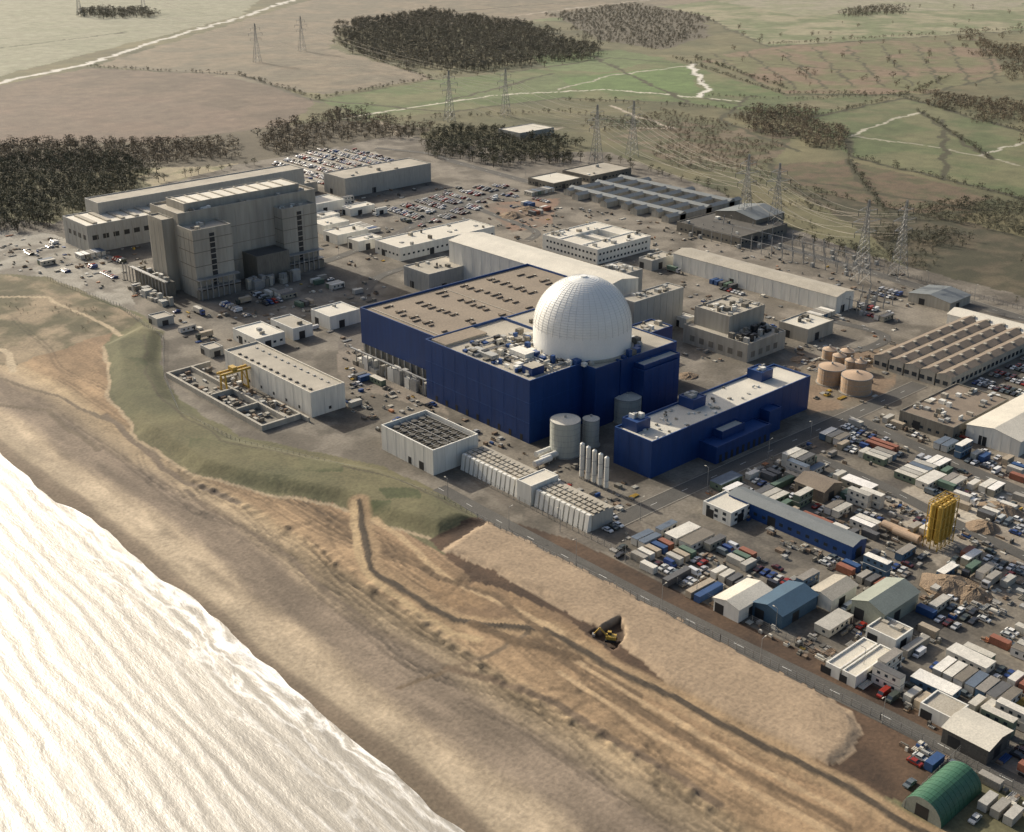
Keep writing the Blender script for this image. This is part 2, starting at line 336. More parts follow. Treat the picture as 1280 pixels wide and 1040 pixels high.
# dark soil + sand field
paint(P((535,675),(604,644),(720,676),(920,772),(1095,856),(1210,925),(1150,1008),(1040,975),(930,924),(800,848),(700,773),(600,728)),(.055,.034,.021),.5,c2=(.085,.052,.031))
paint(P((600,725),(700,768),(800,842),(920,915),(1010,952),(1000,965),(840,880),(690,785),(560,770),(530,720)),(.27,.18,.1),.4,c2=(.18,.12,.07))
SF=P((552,689),(580,668),(606,652),(660,676),(757,728),(855,779),(955,832),(1025,864),(1066,892),(1080,916),(1068,938),(1040,960),(980,935),(900,893),(840,862),(770,800),(700,760),(620,715))
i=pmask(SF,X+(fbm(X/7,Y/7,61)-.5)*4,Y+(fbm(X/7,Y/7,63)-.5)*4)
C[i]=np.array([.315,.235,.155])*(.96+.08*fin[i])*(.9+.2*mid[i]); dd=pldist(i,SF,True); Z[i]+=np.minimum(dd/3,1)*1.1+np.sin(X[i]*1.35+Y[i]*.5+2*med[i][:,0])*.05+(vn(X[i]/1.6,Y[i]/1.6,77)-.5)*.08
nt_=P((738,790),(772,772),(780,800),(766,812)); i=pmask(nt_); C[i]=(.05,.032,.02); Z[i]-=2.2
# bund path and tracks
TR=P((447,632),(455,670),(462,708),(510,738),(565,775),(620,782),(685,787),(760,830),(850,878),(930,920),(1000,955),(1060,985),(1130,1028),(1300,1110))
stroke(TR,5.2,(.3,.21,.12)); stroke(TR,1.7,(.06,.045,.03),.25)
stroke(P((440,632),(446,690),(456,712),(500,745),(560,790),(600,800)),1.8,(.38,.28,.16))
stroke(P((470,650),(560,720),(700,790)),1.6,(.4,.29,.17)); stroke(P((480,690),(620,745),(690,800),(800,870)),1.4,(.14,.095,.055))
for off in (20,34,50): stroke(P((700,790+off),(820,868+off),(930,930+off),(1060,1000+off)),1.3,(.39,.28,.165) if off!=34 else (.14,.095,.055))
stroke(P((500,855),(560,835),(620,815),(660,790)),1.0,(.15,.11,.07)); stroke(P((590,780),(640,800),(720,820)),2.5,(.12,.08,.045),.2)
stroke(P((560,830),(620,850),(700,880),(800,940),(900,1000)),1.6,(.14,.1,.065),-.15)
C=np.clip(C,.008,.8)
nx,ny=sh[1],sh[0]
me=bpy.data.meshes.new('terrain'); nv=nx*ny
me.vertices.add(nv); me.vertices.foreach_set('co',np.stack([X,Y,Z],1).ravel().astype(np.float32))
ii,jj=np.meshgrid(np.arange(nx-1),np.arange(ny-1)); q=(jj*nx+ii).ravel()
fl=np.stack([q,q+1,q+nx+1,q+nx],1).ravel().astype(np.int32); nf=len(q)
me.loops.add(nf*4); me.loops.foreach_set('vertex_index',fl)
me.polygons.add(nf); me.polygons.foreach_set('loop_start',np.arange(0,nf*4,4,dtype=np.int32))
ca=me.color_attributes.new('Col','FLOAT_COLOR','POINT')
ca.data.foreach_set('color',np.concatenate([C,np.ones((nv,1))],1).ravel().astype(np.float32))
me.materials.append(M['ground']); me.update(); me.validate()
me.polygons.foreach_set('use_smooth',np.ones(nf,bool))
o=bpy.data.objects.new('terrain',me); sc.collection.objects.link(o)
print('terrain',nv)
# ---------------------------------------------------------------- sea
m,nt,b=newmat('sea_water'); N=nt.nodes;Lk=nt.links
b.inputs['Roughness'].default_value=.52; b.inputs['IOR'].default_value=1.85
try: b.inputs['Specular IOR Level'].default_value=1.0
except: pass
def math_(op,a,b_=None,clamp=False):
    x=N.new('ShaderNodeMath');x.operation=op;x.use_clamp=clamp
    for k,v in enumerate((a,b_)):
        if v is None: continue
        if isinstance(v,(int,float)): x.inputs[k].default_value=v
        else: Lk.new(v,x.inputs[k])
    return x.outputs[0]
g=N.new('ShaderNodeNewGeometry'); sp=N.new('ShaderNodeSeparateXYZ'); Lk.new(g.outputs['Position'],sp.inputs[0])
mp=N.new('ShaderNodeMapping'); mp.inputs['Scale'].default_value=(1,.3,1); mp.inputs['Rotation'].default_value=(0,0,math.radians(10)); Lk.new(g.outputs['Position'],mp.inputs[0])
w1=N.new('ShaderNodeTexWave'); w1.inputs['Scale'].default_value=.055; w1.inputs['Distortion'].default_value=6; w1.inputs['Detail'].default_value=3; w1.inputs['Detail Scale'].default_value=.9; Lk.new(mp.outputs[0],w1.inputs[0])
n1=N.new('ShaderNodeTexNoise'); n1.inputs['Scale'].default_value=.12; n1.inputs['Detail'].default_value=6; n1.inputs['Roughness'].default_value=.6; n1.inputs['Distortion'].default_value=.4; Lk.new(mp.outputs[0],n1.inputs['Vector'])
n2=N.new('ShaderNodeTexNoise'); n2.inputs['Scale'].default_value=1.0; n2.inputs['Detail'].default_value=4; n2.inputs['Roughness'].default_value=.65; Lk.new(mp.outputs[0],n2.inputs['Vector'])
n3=N.new('ShaderNodeTexNoise'); n3.inputs['Scale'].default_value=.022; n3.inputs['Detail'].default_value=3; Lk.new(mp.outputs[0],n3.inputs['Vector'])
h=math_('ADD',math_('MULTIPLY',math_('MULTIPLY',w1.outputs['Fac'],n3.outputs['Fac']),.4),math_('ADD',math_('MULTIPLY',n1.outputs['Fac'],.5),math_('MULTIPLY',n2.outputs['Fac'],.28)))
bp=N.new('ShaderNodeBump'); bp.inputs['Strength'].default_value=.6; bp.inputs['Distance'].default_value=1.1; Lk.new(h,bp.inputs['Height']); Lk.new(bp.outputs[0],b.inputs['Normal'])
Lk.new(math_('ADD',math_('MULTIPLY',n1.outputs['Fac'],.3),.36),b.inputs['Roughness'])
xw=math_('ADD',sp.outputs['X'],math_('MULTIPLY',math_('SUBTRACT',n1.outputs['Fac'],.5),22))
xw=math_('ADD',xw,math_('MULTIPLY',math_('SUBTRACT',n3.outputs['Fac'],.5),16))
def band(c,w,a): return math_('MULTIPLY',math_('SUBTRACT',1,math_('ABSOLUTE',math_('DIVIDE',math_('SUBTRACT',xw,c),w)),True),a)
bands_=math_('ADD',math_('ADD',band(155,2.4,1.4),band(150,1.4,.9)),math_('ADD',band(144.5,1.2,.8),band(137,1.0,.55)))
brk=math_('MULTIPLY',math_('SUBTRACT',n3.outputs['Fac'],.25),3.2,True)
crest=math_('MULTIPLY',math_('POWER',w1.outputs['Fac'],9.0),math_('MULTIPLY',math_('SUBTRACT',n1.outputs['Fac'],.4),2.6,True))
sp2=math_('MULTIPLY',math_('SUBTRACT',n2.outputs['Fac'],.56),5,True)
foam=math_('MINIMUM',math_('ADD',math_('MULTIPLY',bands_,brk),math_('ADD',math_('MULTIPLY',sp2,.2),math_('MULTIPLY',crest,.8))),1)
mx=N.new('ShaderNodeMix'); mx.data_type='RGBA'; mx.inputs[6].default_value=(.26,.225,.16,1); mx.inputs[7].default_value=(.82,.8,.74,1); Lk.new(foam,mx.inputs[0])
Lk.new(mx.outputs[2],b.inputs['Base Color'])
me=bpy.data.meshes.new('sea')
me.from_pydata([(-9000,-9000,-2.5),(175,-9000,-2.5),(175,9000,-2.5),(-9000,9000,-2.5)],[],[(0,1,2,3)]); me.materials.append(m)
o=bpy.data.objects.new('sea',me); sc.collection.objects.link(o)
# ---------------------------------------------------------------- roads
def road(name,pl,w,dash=True,z=.05,k='asphalt',kerb=True):
    pl=[Vector(p) for p in P(*pl)]
    pts=[]
    for a,b_ in zip(pl,pl[1:]):
        n=max(1,int((b_-a).length/8)); pts+=[a+(b_-a)*i/n for i in range(n)]
    pts.append(pl[-1])
    for _ in range(3): pts=[pts[0]]+[(pts[i-1]+pts[i]*2+pts[i+1])/4 for i in range(1,len(pts)-1)]+[pts[-1]]
    nr=[]
    for i in range(len(pts)):
        t=(pts[min(i+1,len(pts)-1)]-pts[max(i-1,0)]).normalized(); nr.append(Vector((-t.y,t.x)))
    mb=MB()
    def strip(o0,o1,z0,z1,k):
        v=[]
        for p,n in zip(pts,nr): v+=[(*(p+n*o0),z0),(*(p+n*o1),z1)]
        mb.add(v,[(2*i,2*i+1,2*i+3,2*i+2)[::-1] for i in range(len(pts)-1)],k)
    strip(-w/2,w/2,z,z,k)
    if kerb:
        for s_ in (-1,1):
            a,b2=sorted((s_*w/2,s_*(w/2+.3))); strip(a,b2,z+.12,z+.12,'kerb')
    if dash:
        for i in range(0,len(pts)-1,2):
            p,q_=pts[i],pts[i]+(pts[i+1]-pts[i])*.4; n=nr[i]*.08
            mb.add([(*(p-n),z+.01),(*(q_-n),z+.01),(*(q_+n),z+.01),(*(p+n),z+.01)],[(0,1,2,3)],'paint')
    mb.obj(name)
zz=.05
for pl,w,kb in [([(548,610),(620,650),(700,692),(800,745),(950,820),(1100,892),(1290,990)],7,0),([(765,655),(795,640),(870,606),(960,565),(1062,520),(1150,480)],8,1),
   ([(560,200),(640,222),(720,243),(830,270),(960,303),(1120,350),(1290,402)],9,1),([(1062,520),(1150,560),(1300,625)],7,0),
   ([(1000,395),(1060,405),(1120,420),(1080,440),(1030,440)],6,0),([(600,262),(680,292),(660,300)],6,0),([(438,378),(520,395),(450,375),(470,345),(560,320)],6,0),
   ([(300,345),(400,330),(480,300),(560,262),(640,235)],7,0),([(470,185),(540,192),(565,201)],6,0),([(1290,700),(1180,648),(1090,600),(990,560)],6,0)]:
    zz+=.012; road('road',pl,w,kerb=bool(kb),z=zz)
# ---------------------------------------------------------------- first power station (left)
def reg(r): occ(*r); return r
mb=MB()
x0,x1,y0,y1=rect((181,258),(222,270),(376,233),44); reg((x0,x1,y0,y1))
mb.flat(x0,x1,y0,y1,44,'concA','roofg',1.2)
mb.ribs(x0,x1,y0,y1,4,43,9,'concA',.3,.1)
for z in (12,22,32): mb.box(x0,x1,y0-.08,y0,z,z+.25,'concd')
L_=x1-x0
mb.flat(x0+L_*.08,x1-L_*.08,y0+6,y1-6,48,'concA','roofw',.6,z0=44.01)
mb.clutter(x0+2,x1-2,y0+1,y0+6,44,16)
for i in range(9): mb.box(x0+L_*(.11+.088*i),x0+L_*(.11+.088*i)+1,y0+7,y1-7,48,48.5,'roofg')
for (L,Nn,R) in [((221,283),(240,291),(276,277)),((335,257),(352,264),(380,251))]:
    a0,a1,b0,b1=rect(L,Nn,R,38)
    mb.flat(a0,a1,b0,y0-.01,38,'concA','roofg',1.0); reg((a0,a1,b0,y0))
    mb.ribs(a0,a1,b0,y0,6,37,5,'concA',.25,.12)
    for z in (10,18,26,33): mb.box(a0-.15,a1+.1,b0-.15,b0,z,z+.35,'concd'); mb.box(a0-.15,a0,b0,y0-.02,z,z+.35,'concd')
    mb.box(a0+(a1-a0)*.42,a0+(a1-a0)*.55,b0-.2,b0,6,36,'dark')
    for z in np.arange(8,35,3.2): mb.box(a0+(a1-a0)*.42,a0+(a1-a0)*.55,b0-.26,b0-.2,z,z+.5,'conc')
    mb.clutter(a0+1,a1-1,b0+1,y0-1,38,8)
    for k in range(7): mb.box(a0+k*(a1-a0)/7,a0+k*(a1-a0)/7+.6,b0-4,b0-3.4,0,11,'steel')
    mb.box(a0-1,a1+1,b0-4.2,b0-.21,11,11.5,'steel'); mb.box(a0-1,a1+1,b0-4.2,b0-.21,6,6.4,'steel')
    mb.box(a0-1,a1+1,b0-3.5,b0-.21,0,5,'concd')
mb.flat(x0-7,x0-.01,y0+6,y1-10,41,'concA','roofg',.8); mb.ribs(x0-7,x0-7,y0+6,y1-10,4,40,5,'concA')
mb.box(x0-13,x0-7.01,y0-2,y1+2,0,8,'concd','roofd'); mb.clutter(x0-13,x0-7,y0-2,y1+2,8,22,hz=(.5,3))
for k in range(14): mb.box(x0-15,x0-14.5,y0-6+k*4,y0-5.5+k*4,0,10,'steel')
mb.box(x0-15.2,x0-13.01,y0-6,y1+4,9.5,10,'steel')
mb.flat(x0+L_*.42,x0+L_*.66,y0-16,y0-.01,16,'concd','roofd',.5); mb.clutter(x0+L_*.3,x0+L_*.7,y0-26,y0-17,0,26,ks=('grey','concd','steel','conc'),hz=(2,7),sz=(1.5,5))
mb.clutter(x0-24,x0-15,y0-20,y1,0,40,ks=('grey','concd','steel','conc'),hz=(1,5),sz=(1,5))
occ(x0-24,x1+4,y0-28,y1+4)
mb.obj('reactor_building')
mb=MB(); x0,x1,y0,y1=rect((72,272),(108,284),(345,223),17); 
mb.flat(x0,x1,y0,y1,17,'grey','roofw',.7); mb.ribs(x0,x1,y0,y1,1,16,6,'conc'); reg((x0,x1,y0,y1))
for i in range(16): mb.box(x0+6+i*(x1-x0-10)/16,x0+9+i*(x1-x0-10)/16,y0+4,y1-4,17,18,'roofg')
w=(y1-y0); mb.flat(x0+20,x1+15,y1-w*.3,y1+w*.25,24,'grey','roofg',.6); mb.win(x0,x1,y0,y1,(8,),3,4,3,'dark')
mb.obj('turbine_hall')
# ---------------------------------------------------------------- generic building maker
def gen(name,L,N_,R,h,wall,roof,kind='flat',win=None,clut=0,ax='x',rise=2.0,ribs=0,door=True):
    x0,x1,y0,y1=rect(L,N_,R,h)
    if x1<x0+2:x1=x0+2
    if y1<y0+2:y1=y0+2
    occ(x0,x1,y0,y1); mb=MB()
    if kind=='flat': mb.flat(x0,x1,y0,y1,h,wall,roof,.5)
    else: mb.gable(x0,x1,y0,y1,h,rise,ax,wall,roof)
    if win: mb.win(x0,x1,y0,y1,win)
    if ribs: mb.ribs(x0,x1,y0,y1,.1,h-.4,ribs,wall,.2,.1)
    if door:
        xm=x0+(x1-x0)*.3; mb.box(xm,xm+3.5,y0-.05,y0,0,min(4,h*.7),'dark'); ym=y0+(y1-y0)*.6; mb.box(x0-.05,x0,ym,ym+3.5,0,min(4,h*.7),'dark')
    if clut: mb.clutter(x0,x1,y0,y1,h,clut)
    mb.obj(name); return x0,x1,y0,y1
G=gen
G('warehouse',(407,216),(431,224),(528,202),14,'grey','roofg',ribs=5,clut=6)
G('stores_building',(462,302),(500,311),(602,279),8,'white','roofw',win=(3,),clut=10)
G('plant_building',(505,333),(536,344),(588,331),11,'grey','roofg',clut=6,ribs=4)
G('gatehouse',(374,250),(392,257),(422,247),7,'white','roofw',clut=3)
G('office_block',(345,228),(360,234),(392,226),7,'grey','roofg',win=(2,),clut=4)
for L,N_,R,h in [((388,276),(405,283),(432,275),6),((408,288),(422,295),(452,284),6),((436,298),(448,303),(470,294),6),((392,268),(402,272),(420,266),5),((440,268),(470,262),(480,258),4),((430,258),(438,262),(462,254),5)]:
    G('low_store',L,N_,R,h,'white','roofw',clut=2)
G('low_store',(295,410),(320,425),(348,412),6,'white','roofw',win=(2,),clut=3)
G('low_store',(336,400),(366,412),(385,403),6,'white','roofg',clut=1)
G('low_store',(385,388),(412,397),(437,382),7,'white','roofw',clut=1)
G('low_store',(250,432),(262,438),(276,432),4,'grey','roofg')
G('low_store',(182,395),(196,400),(215,394),4,'grey','roofg')
x0,x1,y0,y1=rect((677,294),(747,313),(808,294),9); occ(x0,x1,y0,y1); mb=MB()
t=(y1-y0)*.3; u=(x1-x0)*.26
mb.flat(x0,x1,y0,y0+t,9,'white','roofw',.5); mb.flat(x0,x1,y1-t,y1,9,'white','roofw',.5)
mb.flat(x0,x0+u,y0+t+.01,y1-t-.01,9,'white','roofw',.5); mb.flat(x1-u,x1,y0+t+.01,y1-t-.01,9,'white','roofw',.5)
mb.flat(x0+(x1-x0)/2-3,x0+(x1-x0)/2+3,y0+t+.01,y1-t-.01,8,'white','roofw',.5)
mb.win(x0,x1,y0,y1,(1.5,5.5),1.3,1.6,1.6); mb.clutter(x0,x1,y0,y0+t,9,14); mb.clutter(x0,x1,y1-t,y1,9,10)
mb.obj('courtyard_office_building')
G('turbine_hall',(579,296),(755,360),(790,345),24,'white','roofw','gable',ax='y',rise=2.2,ribs=8)
x0,x1,y0,y1=G('auxiliary_building',(776,372),(793,379),(845,357),20,'grey','roofg',clut=14,ribs=5)
G('auxiliary_building',(735,338),(765,348),(800,336),17,'grey','roofg',clut=24)
# ---------------------------------------------------------------- second station main complex
DX,DY=S(728,405,37); R0=21.6
mb=MB()
x0,x1,y0,y1=327,437,409.5,468; occ(318,440,325,470)
mb.flat(x0,x1,y0,y1,26,'blue','brown',1.0,cap='blue2',z0=9); mb.box(x0+.6,x1-.6,y0+.6,y1-.6,0,9,'concd')
for yy in np.arange(y0+2,y1,4.5): mb.box(x0-.1,x0+.59,yy,yy+.6,0,9,'grey')
for j in range(6):
    for i in range(10):
        a=x0+8+j*17+random.uniform(-1.2,1.2); c=y0+5+i*5.2+random.uniform(-.6,.6)
        if random.random()<.15: continue
        l_=random.uniform(2.5,5); mb.box(a,a+l_,c,c+.8,26,26.7,'brownd','browns')
        if i%2: mb.box(a+l_+.5,a+l_+1.7,c-.3,c+1.2,26,26.7,'brownd','roofg')
        if random.random()<.35: mb.box(a+l_*.3,a+l_*.3+.9,c+1.5,c+2.6,26,26.6,'browns')
mb.box(x0+50,x0+50.4,y0+2,y1-2,26.0,26.3,'roofg')
mb.box(x0+4,x0+4.5,y0+3,y1-3,26.0,26.4,'roofg')
mb.clutter(x0-8,x0-.5,y0,y1,0,34,('white','grey','concd','steel','conc'),(1.5,5),(2,7))
for k in range(12): mb.box(x0-7,x0-6.6,y0+2+k*4.7,y0+2.4+k*4.7,0,8,'steel')
mb.box(x0-7.2,x0-6.2,y0,y1,8,8.4,'steel')
mb.obj('steam_turbine_building')
mb=MB(); x0,x1,y0,y1=320,366,341,409
mb.flat(x0,x1,y0,y1,27,'blue','roofg',1.2,cap='blue2')
mb.flat(366.01,402,333,409,27,'blue','roofg',.6,cap='blue2')
mb.flat(374.5,398,327.5,332.99,24,'blue','roofw',.6,cap='blue2')
for z in (9,18): mb.box(x0-.06,x0,y0,y1,z,z+.15,'blue2'); mb.box(x0,x1,y0-.06,y0,z,z+.15,'blue2')
mb.ribs(x0,x1,y0,y1,0,27,8,'blue2',.08,.04)
for k in range(9): mb.box(x0-.12,x0-.07,y0+4+k*7,y0+5.6+k*7,.2,3,'dark')
random.seed(3)
mb.clutter(x0+2,x1-2,y0+2,y1-14,27,130,('white','grey','roofw','blue2','concd','dark'),(.6,3.2),(.5,2.6))
mb.box(x0+6,x0+13,y0+5,y0+11,27,30.5,'blue','roofg'); mb.box(x0+16,x0+22,y0+20,y0+30,27,30,'white'); mb.box(x0+6,x0+10,y0+30,y0+44,27,29,'grey')
mb.box(x0+2,x0+26,y1-12,y1-2,27,28.2,'roofg','brown')
for k in range(9):
    yy=y0+6+k*5.5; mb.hcyl((x0+12,yy,28),(x1-18,yy,28),.35,'steel',8)
for k in range(5): mb.hcyl((x0+15+k*2,y0+14,27.8),(x0+15+k*2,y0+34,27.8),.3,'white',8)
mb.clutter(366,402,385,409,27,20)
mb.obj('reactor_auxiliary_building')
# dome
mb=MB(); n=96; bands=30
mb.cyl(DX,DY,R0+.05,27,37,'dome',n=n); 
rings=[(R0*math.cos(math.pi/2*i/bands),37+R0*math.sin(math.pi/2*i/bands)) for i in range(bands+1)]
for i in range(bands):
    r0,z0=rings[i]; r1,z1=rings[i+1]; q_=math.cos(math.pi/2*i/bands)
    zz=[(r0,z0),(r0+(r1-r0)*.88,z0+(z1-z0)*.88),(r0+(r1-r0)*.88+.12*q_,z0+(z1-z0)*.88+.08),(r1+.12*q_,z1)]
    for j in range(3):
        (ra,za),(rb,zb)=zz[j],zz[j+1]
        v=[(DX+ra*math.cos(2*math.pi*k/n),DY+ra*math.sin(2*math.pi*k/n),za) for k in range(n)]+[(DX+rb*math.cos(2*math.pi*k/n),DY+rb*math.sin(2*math.pi*k/n),zb) for k in range(n)]
        mb.add(v,[(k,(k+1)%n,n+(k+1)%n,n+k) for k in range(n)],'dome' if j!=2 else 'domejoint')
for k in range(40):
    a=2*math.pi*k/40
    for i in range(0,bands-6,1):
        r0,z0=rings[i]; r1,z1=rings[i+1]
        mb.beam((DX+(r0+.02)*math.cos(a),DY+(r0+.02)*math.sin(a),z0),(DX+(r1+.02)*math.cos(a),DY+(r1+.02)*math.sin(a),z1),.12,'domejoint')
mb.cyl(DX,DY,1.6,58.5,59.1,'dome',n=16)
mb.cyl(DX,DY,R0+1.2,27.02,28,'roofg',n=n)
for k in range(46):
    a=2*math.pi*k/46; r=R0+random.uniform(2,4); x,y=DX+r*math.cos(a),DY+r*math.sin(a)
    if y<337 and x<366: continue
    if y<334: continue
    s_=random.uniform(.6,1.6); mb.box(x-s_,x+s_,y-s_,y+s_,27.02,27+random.uniform(1,3.5),random.choice(['white','grey','concd','blue2']))
mb.obj('reactor_containment_dome')
mb=MB(); mb.flat(351,365.99,333.5,340.99,26.9,'blue','roofg',.6,cap='blue2'); mb.obj('blue_annex')
x0,x1,y0,y1=rect((753,448),(805,466),(847,449),22); 
mb=MB(); mb.flat(x0,x1,y0,min(y1,340),22,'blue','roofw',.7,cap='blue2'); mb.ribs(x0,x1,y0,y1,0,22,5,'blue2',.08,.04); mb.clutter(x0,x1,y0,y1-8,22,6); mb.obj('fuel_building')
occ(x0,x1,y0,y1)
x0,x1,y0,y1=rect((788,408),(812,418),(840,408),25); mb=MB(); mb.flat(x0,x1,y0,y1,25,'blue','roofg',.6); mb.clutter(x0,x1,y0,y1,25,10); mb.obj('blue_annex'); occ(x0,x1,y0,y1)
x0,x1,y0,y1=rect((765,537),(815,555),(1020,474),15); occ(x0-2,x1+2,y0-12,y1+2); mb=MB()
mb.flat(x0,x1,y0,y1,15,'blue','roofw',.9,cap='blue2'); mb.ribs(x0,x1,y0,y1,0,15,6,'blue2',.08,.04)
w=x1-x0;t=y1-y0
for f_ in (.03,.36,.80): mb.flat(x0+w*f_,x0+w*f_+8,y0+t*.55,y1-1,19,'blue','blue2',.4,z0=15.01); mb.clutter(x0+w*f_,x0+w*f_+8,y0+t*.55,y1-1,19,5,('grey','white'))
mb.clutter(x0+2,x1-2,y0+1,y1-1,15,40,sz=(.4,1.6),hz=(.3,1))
mb.flat(x0+w*.28,x0+w*.62,y0-9,y0-.01,7,'blue','blue2',.5); mb.flat(x0+w*.66,x0+w*.74,y0-5,y0-.01,10,'blue','blue2',.4)
mb.flat(x0+w*.36,x0+w*.5,y0-5,y0-.02,10,'blue','roofw',.4,z0=7.01)
for k in range(9): mb.box(x0+w*(.3+.035*k),x0+w*(.3+.035*k)+1.6,y0-9.05,y0-9,0,3.5,'dark')
mb.obj('control_and_radwaste_building')
def tank(name,u,v,r,h,k='tank',top='roofw',cone=1.0,z=0):
    x,y=S(u,v); mb=MB(); mb.cyl(x,y,r,0,h,k,top,28,cone=cone)
    for zz in np.arange(2.5,h,2.5): mb.cyl(x,y,r+.06,zz,zz+.14,'steel',n=28)
    mb.cyl(x,y,r+.12,h-.25,h+.02,'steel',n=28)
    mb.cyl(x,y,.5,h+cone*.8,h+cone+.7,'steel',n=10)
    mb.cyl(x,y,r+.6,0,.4,'kerb',n=28)
    for zz in np.arange(0,h,.8): mb.box(x-r-.35,x-r-.07,y-.25,y+.25,zz,zz+.08,'steel')
    mb.obj(name); occ(x-r,x+r,y-r,y+r)
tank('storage_tank',706,566,6.2,15); tank('storage_tank',738,556,3.5,12); tank('storage_tank',783,524,6.2,11)
for i in range(5):
    x,y=S(727+i*7.6,598+i*3.6); mb=MB(); mb.cyl(x,y,.92,1.2,15-.3*i,'white','white',14,cone=.7)
    for a in range(4): mb.box(x+math.cos(a*1.57+.8)*.75-.12,x+math.cos(a*1.57+.8)*.75+.12,y+math.sin(a*1.57+.8)*.75-.12,y+math.sin(a*1.57+.8)*.75+.12,0,1.3,'steel')
    mb.cyl(x,y,.97,4,4.15,'steel',n=14); mb.cyl(x,y,.97,10,10.15,'steel',n=14); mb.obj('gas_storage_cylinder'); occ(x-2,x+2,y-2,y+2)
for u,v in [(670,574),(676,580),(668,586)]:
    x,y=S(u,v); mb=MB(); mb.hcyl((x,y,2),(x+9,y,2),1.3,'white',14); mb.box(x+1,x+1.5,y-1,y+1,0,1.2,'conc'); mb.box(x+7,x+7.5,y-1,y+1,0,1.2,'conc'); mb.obj('horizontal_tank'); occ(x,x+9,y-2,y+2)
for u,v,r,h in [(1038,478,6.2,8),(1069,489,7,8),(1036,448,3.5,5),(1048,456,3.2,5),(1058,450,3.5,5),(1063,462,3,5),(1074,464,3,5)]: tank('oil_storage_tank',u,v,r,h,'tan','tan',1.4)
x0,x1,y0,y1=rect((277,440),(388,493),(433,481),11); occ(x0,x1,y0,y1); mb=MB()
mb.flat(x0,x1,y0,y1,11,'white','roofg',.8,cap='roofw'); mb.ribs(x0,x1,y0,y1,0,11,7,'grey',.08,.04)
mb.win(x0,x1,y0,y1,(1.5,),1.4,1.4,9,'dark')
for k in range(12): yy=y0+4+k*(y1-y0-8)/12; mb.box(x0+2.5,x0+3.8,yy,yy+1.2,11,11.6,'roofd'); mb.box(x1-5,x1-3.9,yy+2,yy+3.1,11,11.5,'grey')
mb.obj('pump_house')
bx0,bx1,by0,by1=x0-24,x1+2,y0-6,y1+14
mb=MB()
def wall(a,b,c,d,z1=2.5,k='conc'): mb.box(a,b,c,d,-.5,z1,k)
wall(bx0,bx0+1.2,by0+8,by1); wall(bx0+1.21,x0-1,by1-1.2,by1); wall(bx0+1.21,x0-4,by0+8,by0+9.2); wall(x0-12,x0-11,by0+9.21,by1-1.21,3)
wall(x0-4,x0-3,by0+3,by0+30,2); wall(bx0+1.21,x0-12.01,by0+30,by0+31,3.2); wall(bx0+1.21,x0-12.01,by0+52,by0+53,3.2); wall(x0-10.99,x0-1,y1-12,y1-11,3)
mb.box(bx0+1.21,x0-12.01,by0+9.21,by0+29.99,.02,.3,'concd'); mb.box(bx0+1.21,x0-12.01,by0+31.01,by0+51.99,.02,.5,'roofd'); mb.box(bx0+1.21,x0-12.01,by0+53.01,by1-1.21,.02,.6,'concd')
mb.box(x0-10.9,x0-4.1,by0+9.3,y1-12.1,.02,.25,'conc')
mb.clutter(x0-11,x0-2,by0+12,by1-4,.3,60,('white','grey','concd','steel','mix1'),(.6,2.5),(.5,2.5)); mb.clutter(bx0+1.3,x0-12.2,by0+10,by1-3,.6,50,('conc','grey','concd','mix1'),(.6,3),(.4,1.6))
occ(bx0,x0,by0,by1); mb.obj('intake_basin')
gx,gy=S(285,493); mb=MB()
for dx in (0,11):
    for dy in (0,6): mb.beam((gx+dx,gy+dy,0),(gx+dx,gy+1+dy*.66,9),.7,'yellow')
    mb.beam((gx+dx,gy,.6),(gx+dx,gy+6,.6),.6,'yellow'); mb.beam((gx+dx,gy+.5,3.5),(gx+dx,gy+5,7.5),.3,'yellow')
mb.beam((gx-2,gy+1.2,9.4),(gx+14,gy+1.2,9.4),.9,'yellow'); mb.beam((gx-2,gy+4.8,9.4),(gx+14,gy+4.8,9.4),.9,'yellow'); mb.box(gx+4,gx+6.5,gy+1,gy+5,10,11.5,'yellow'); mb.beam((gx+5,gy+3,9.6),(gx+5,gy+3,4),.15,'steel')
mb.obj('gantry_crane')
x0,x1,y0,y1=rect((470,533),(541,563),(595,541),11); occ(x0,x1,y0,y1); mb=MB()
mb.flat(x0,x1,y0,y1,8.2,'white','roofd',2.8,t=.5); mb.ribs(x0,x1,y0,y1,0,11,6,'grey',.08,.04)
for k in range(18): yy=y0+1.5+k*(y1-y0-3)/18; mb.box(x0+1,x1-1,yy,yy+.35,8.2,9.5,'concd')
for k in range(7): xx=x0+2+k*(x1-x0-4)/6; mb.box(xx,xx+.3,y0+1,y1-1,9.51,9.8,'steel')
for k in range(4):
    for j in range(6): mb.cyl(x0+5+k*(x1-x0-10)/3,y0+4+j*(y1-y0-8)/5,1.3,9.6,10.0,'roofd',n=12)
mb.box(x0-.06,x0,y0+6,y0+9,0,3.5,'dark'); mb.box(x0-.06,x0,y0+14,y0+16,0,3,'dark'); mb.obj('cooling_plant_building')
x0,x1,y0,y1=rect((574,566),(735,645),(766,630),7); occ(x0,x1,y0,y1); mb=MB()
ym=y0+(y1-y0)*.46; segs=[(y0,ym-4),(ym+4,y1)]
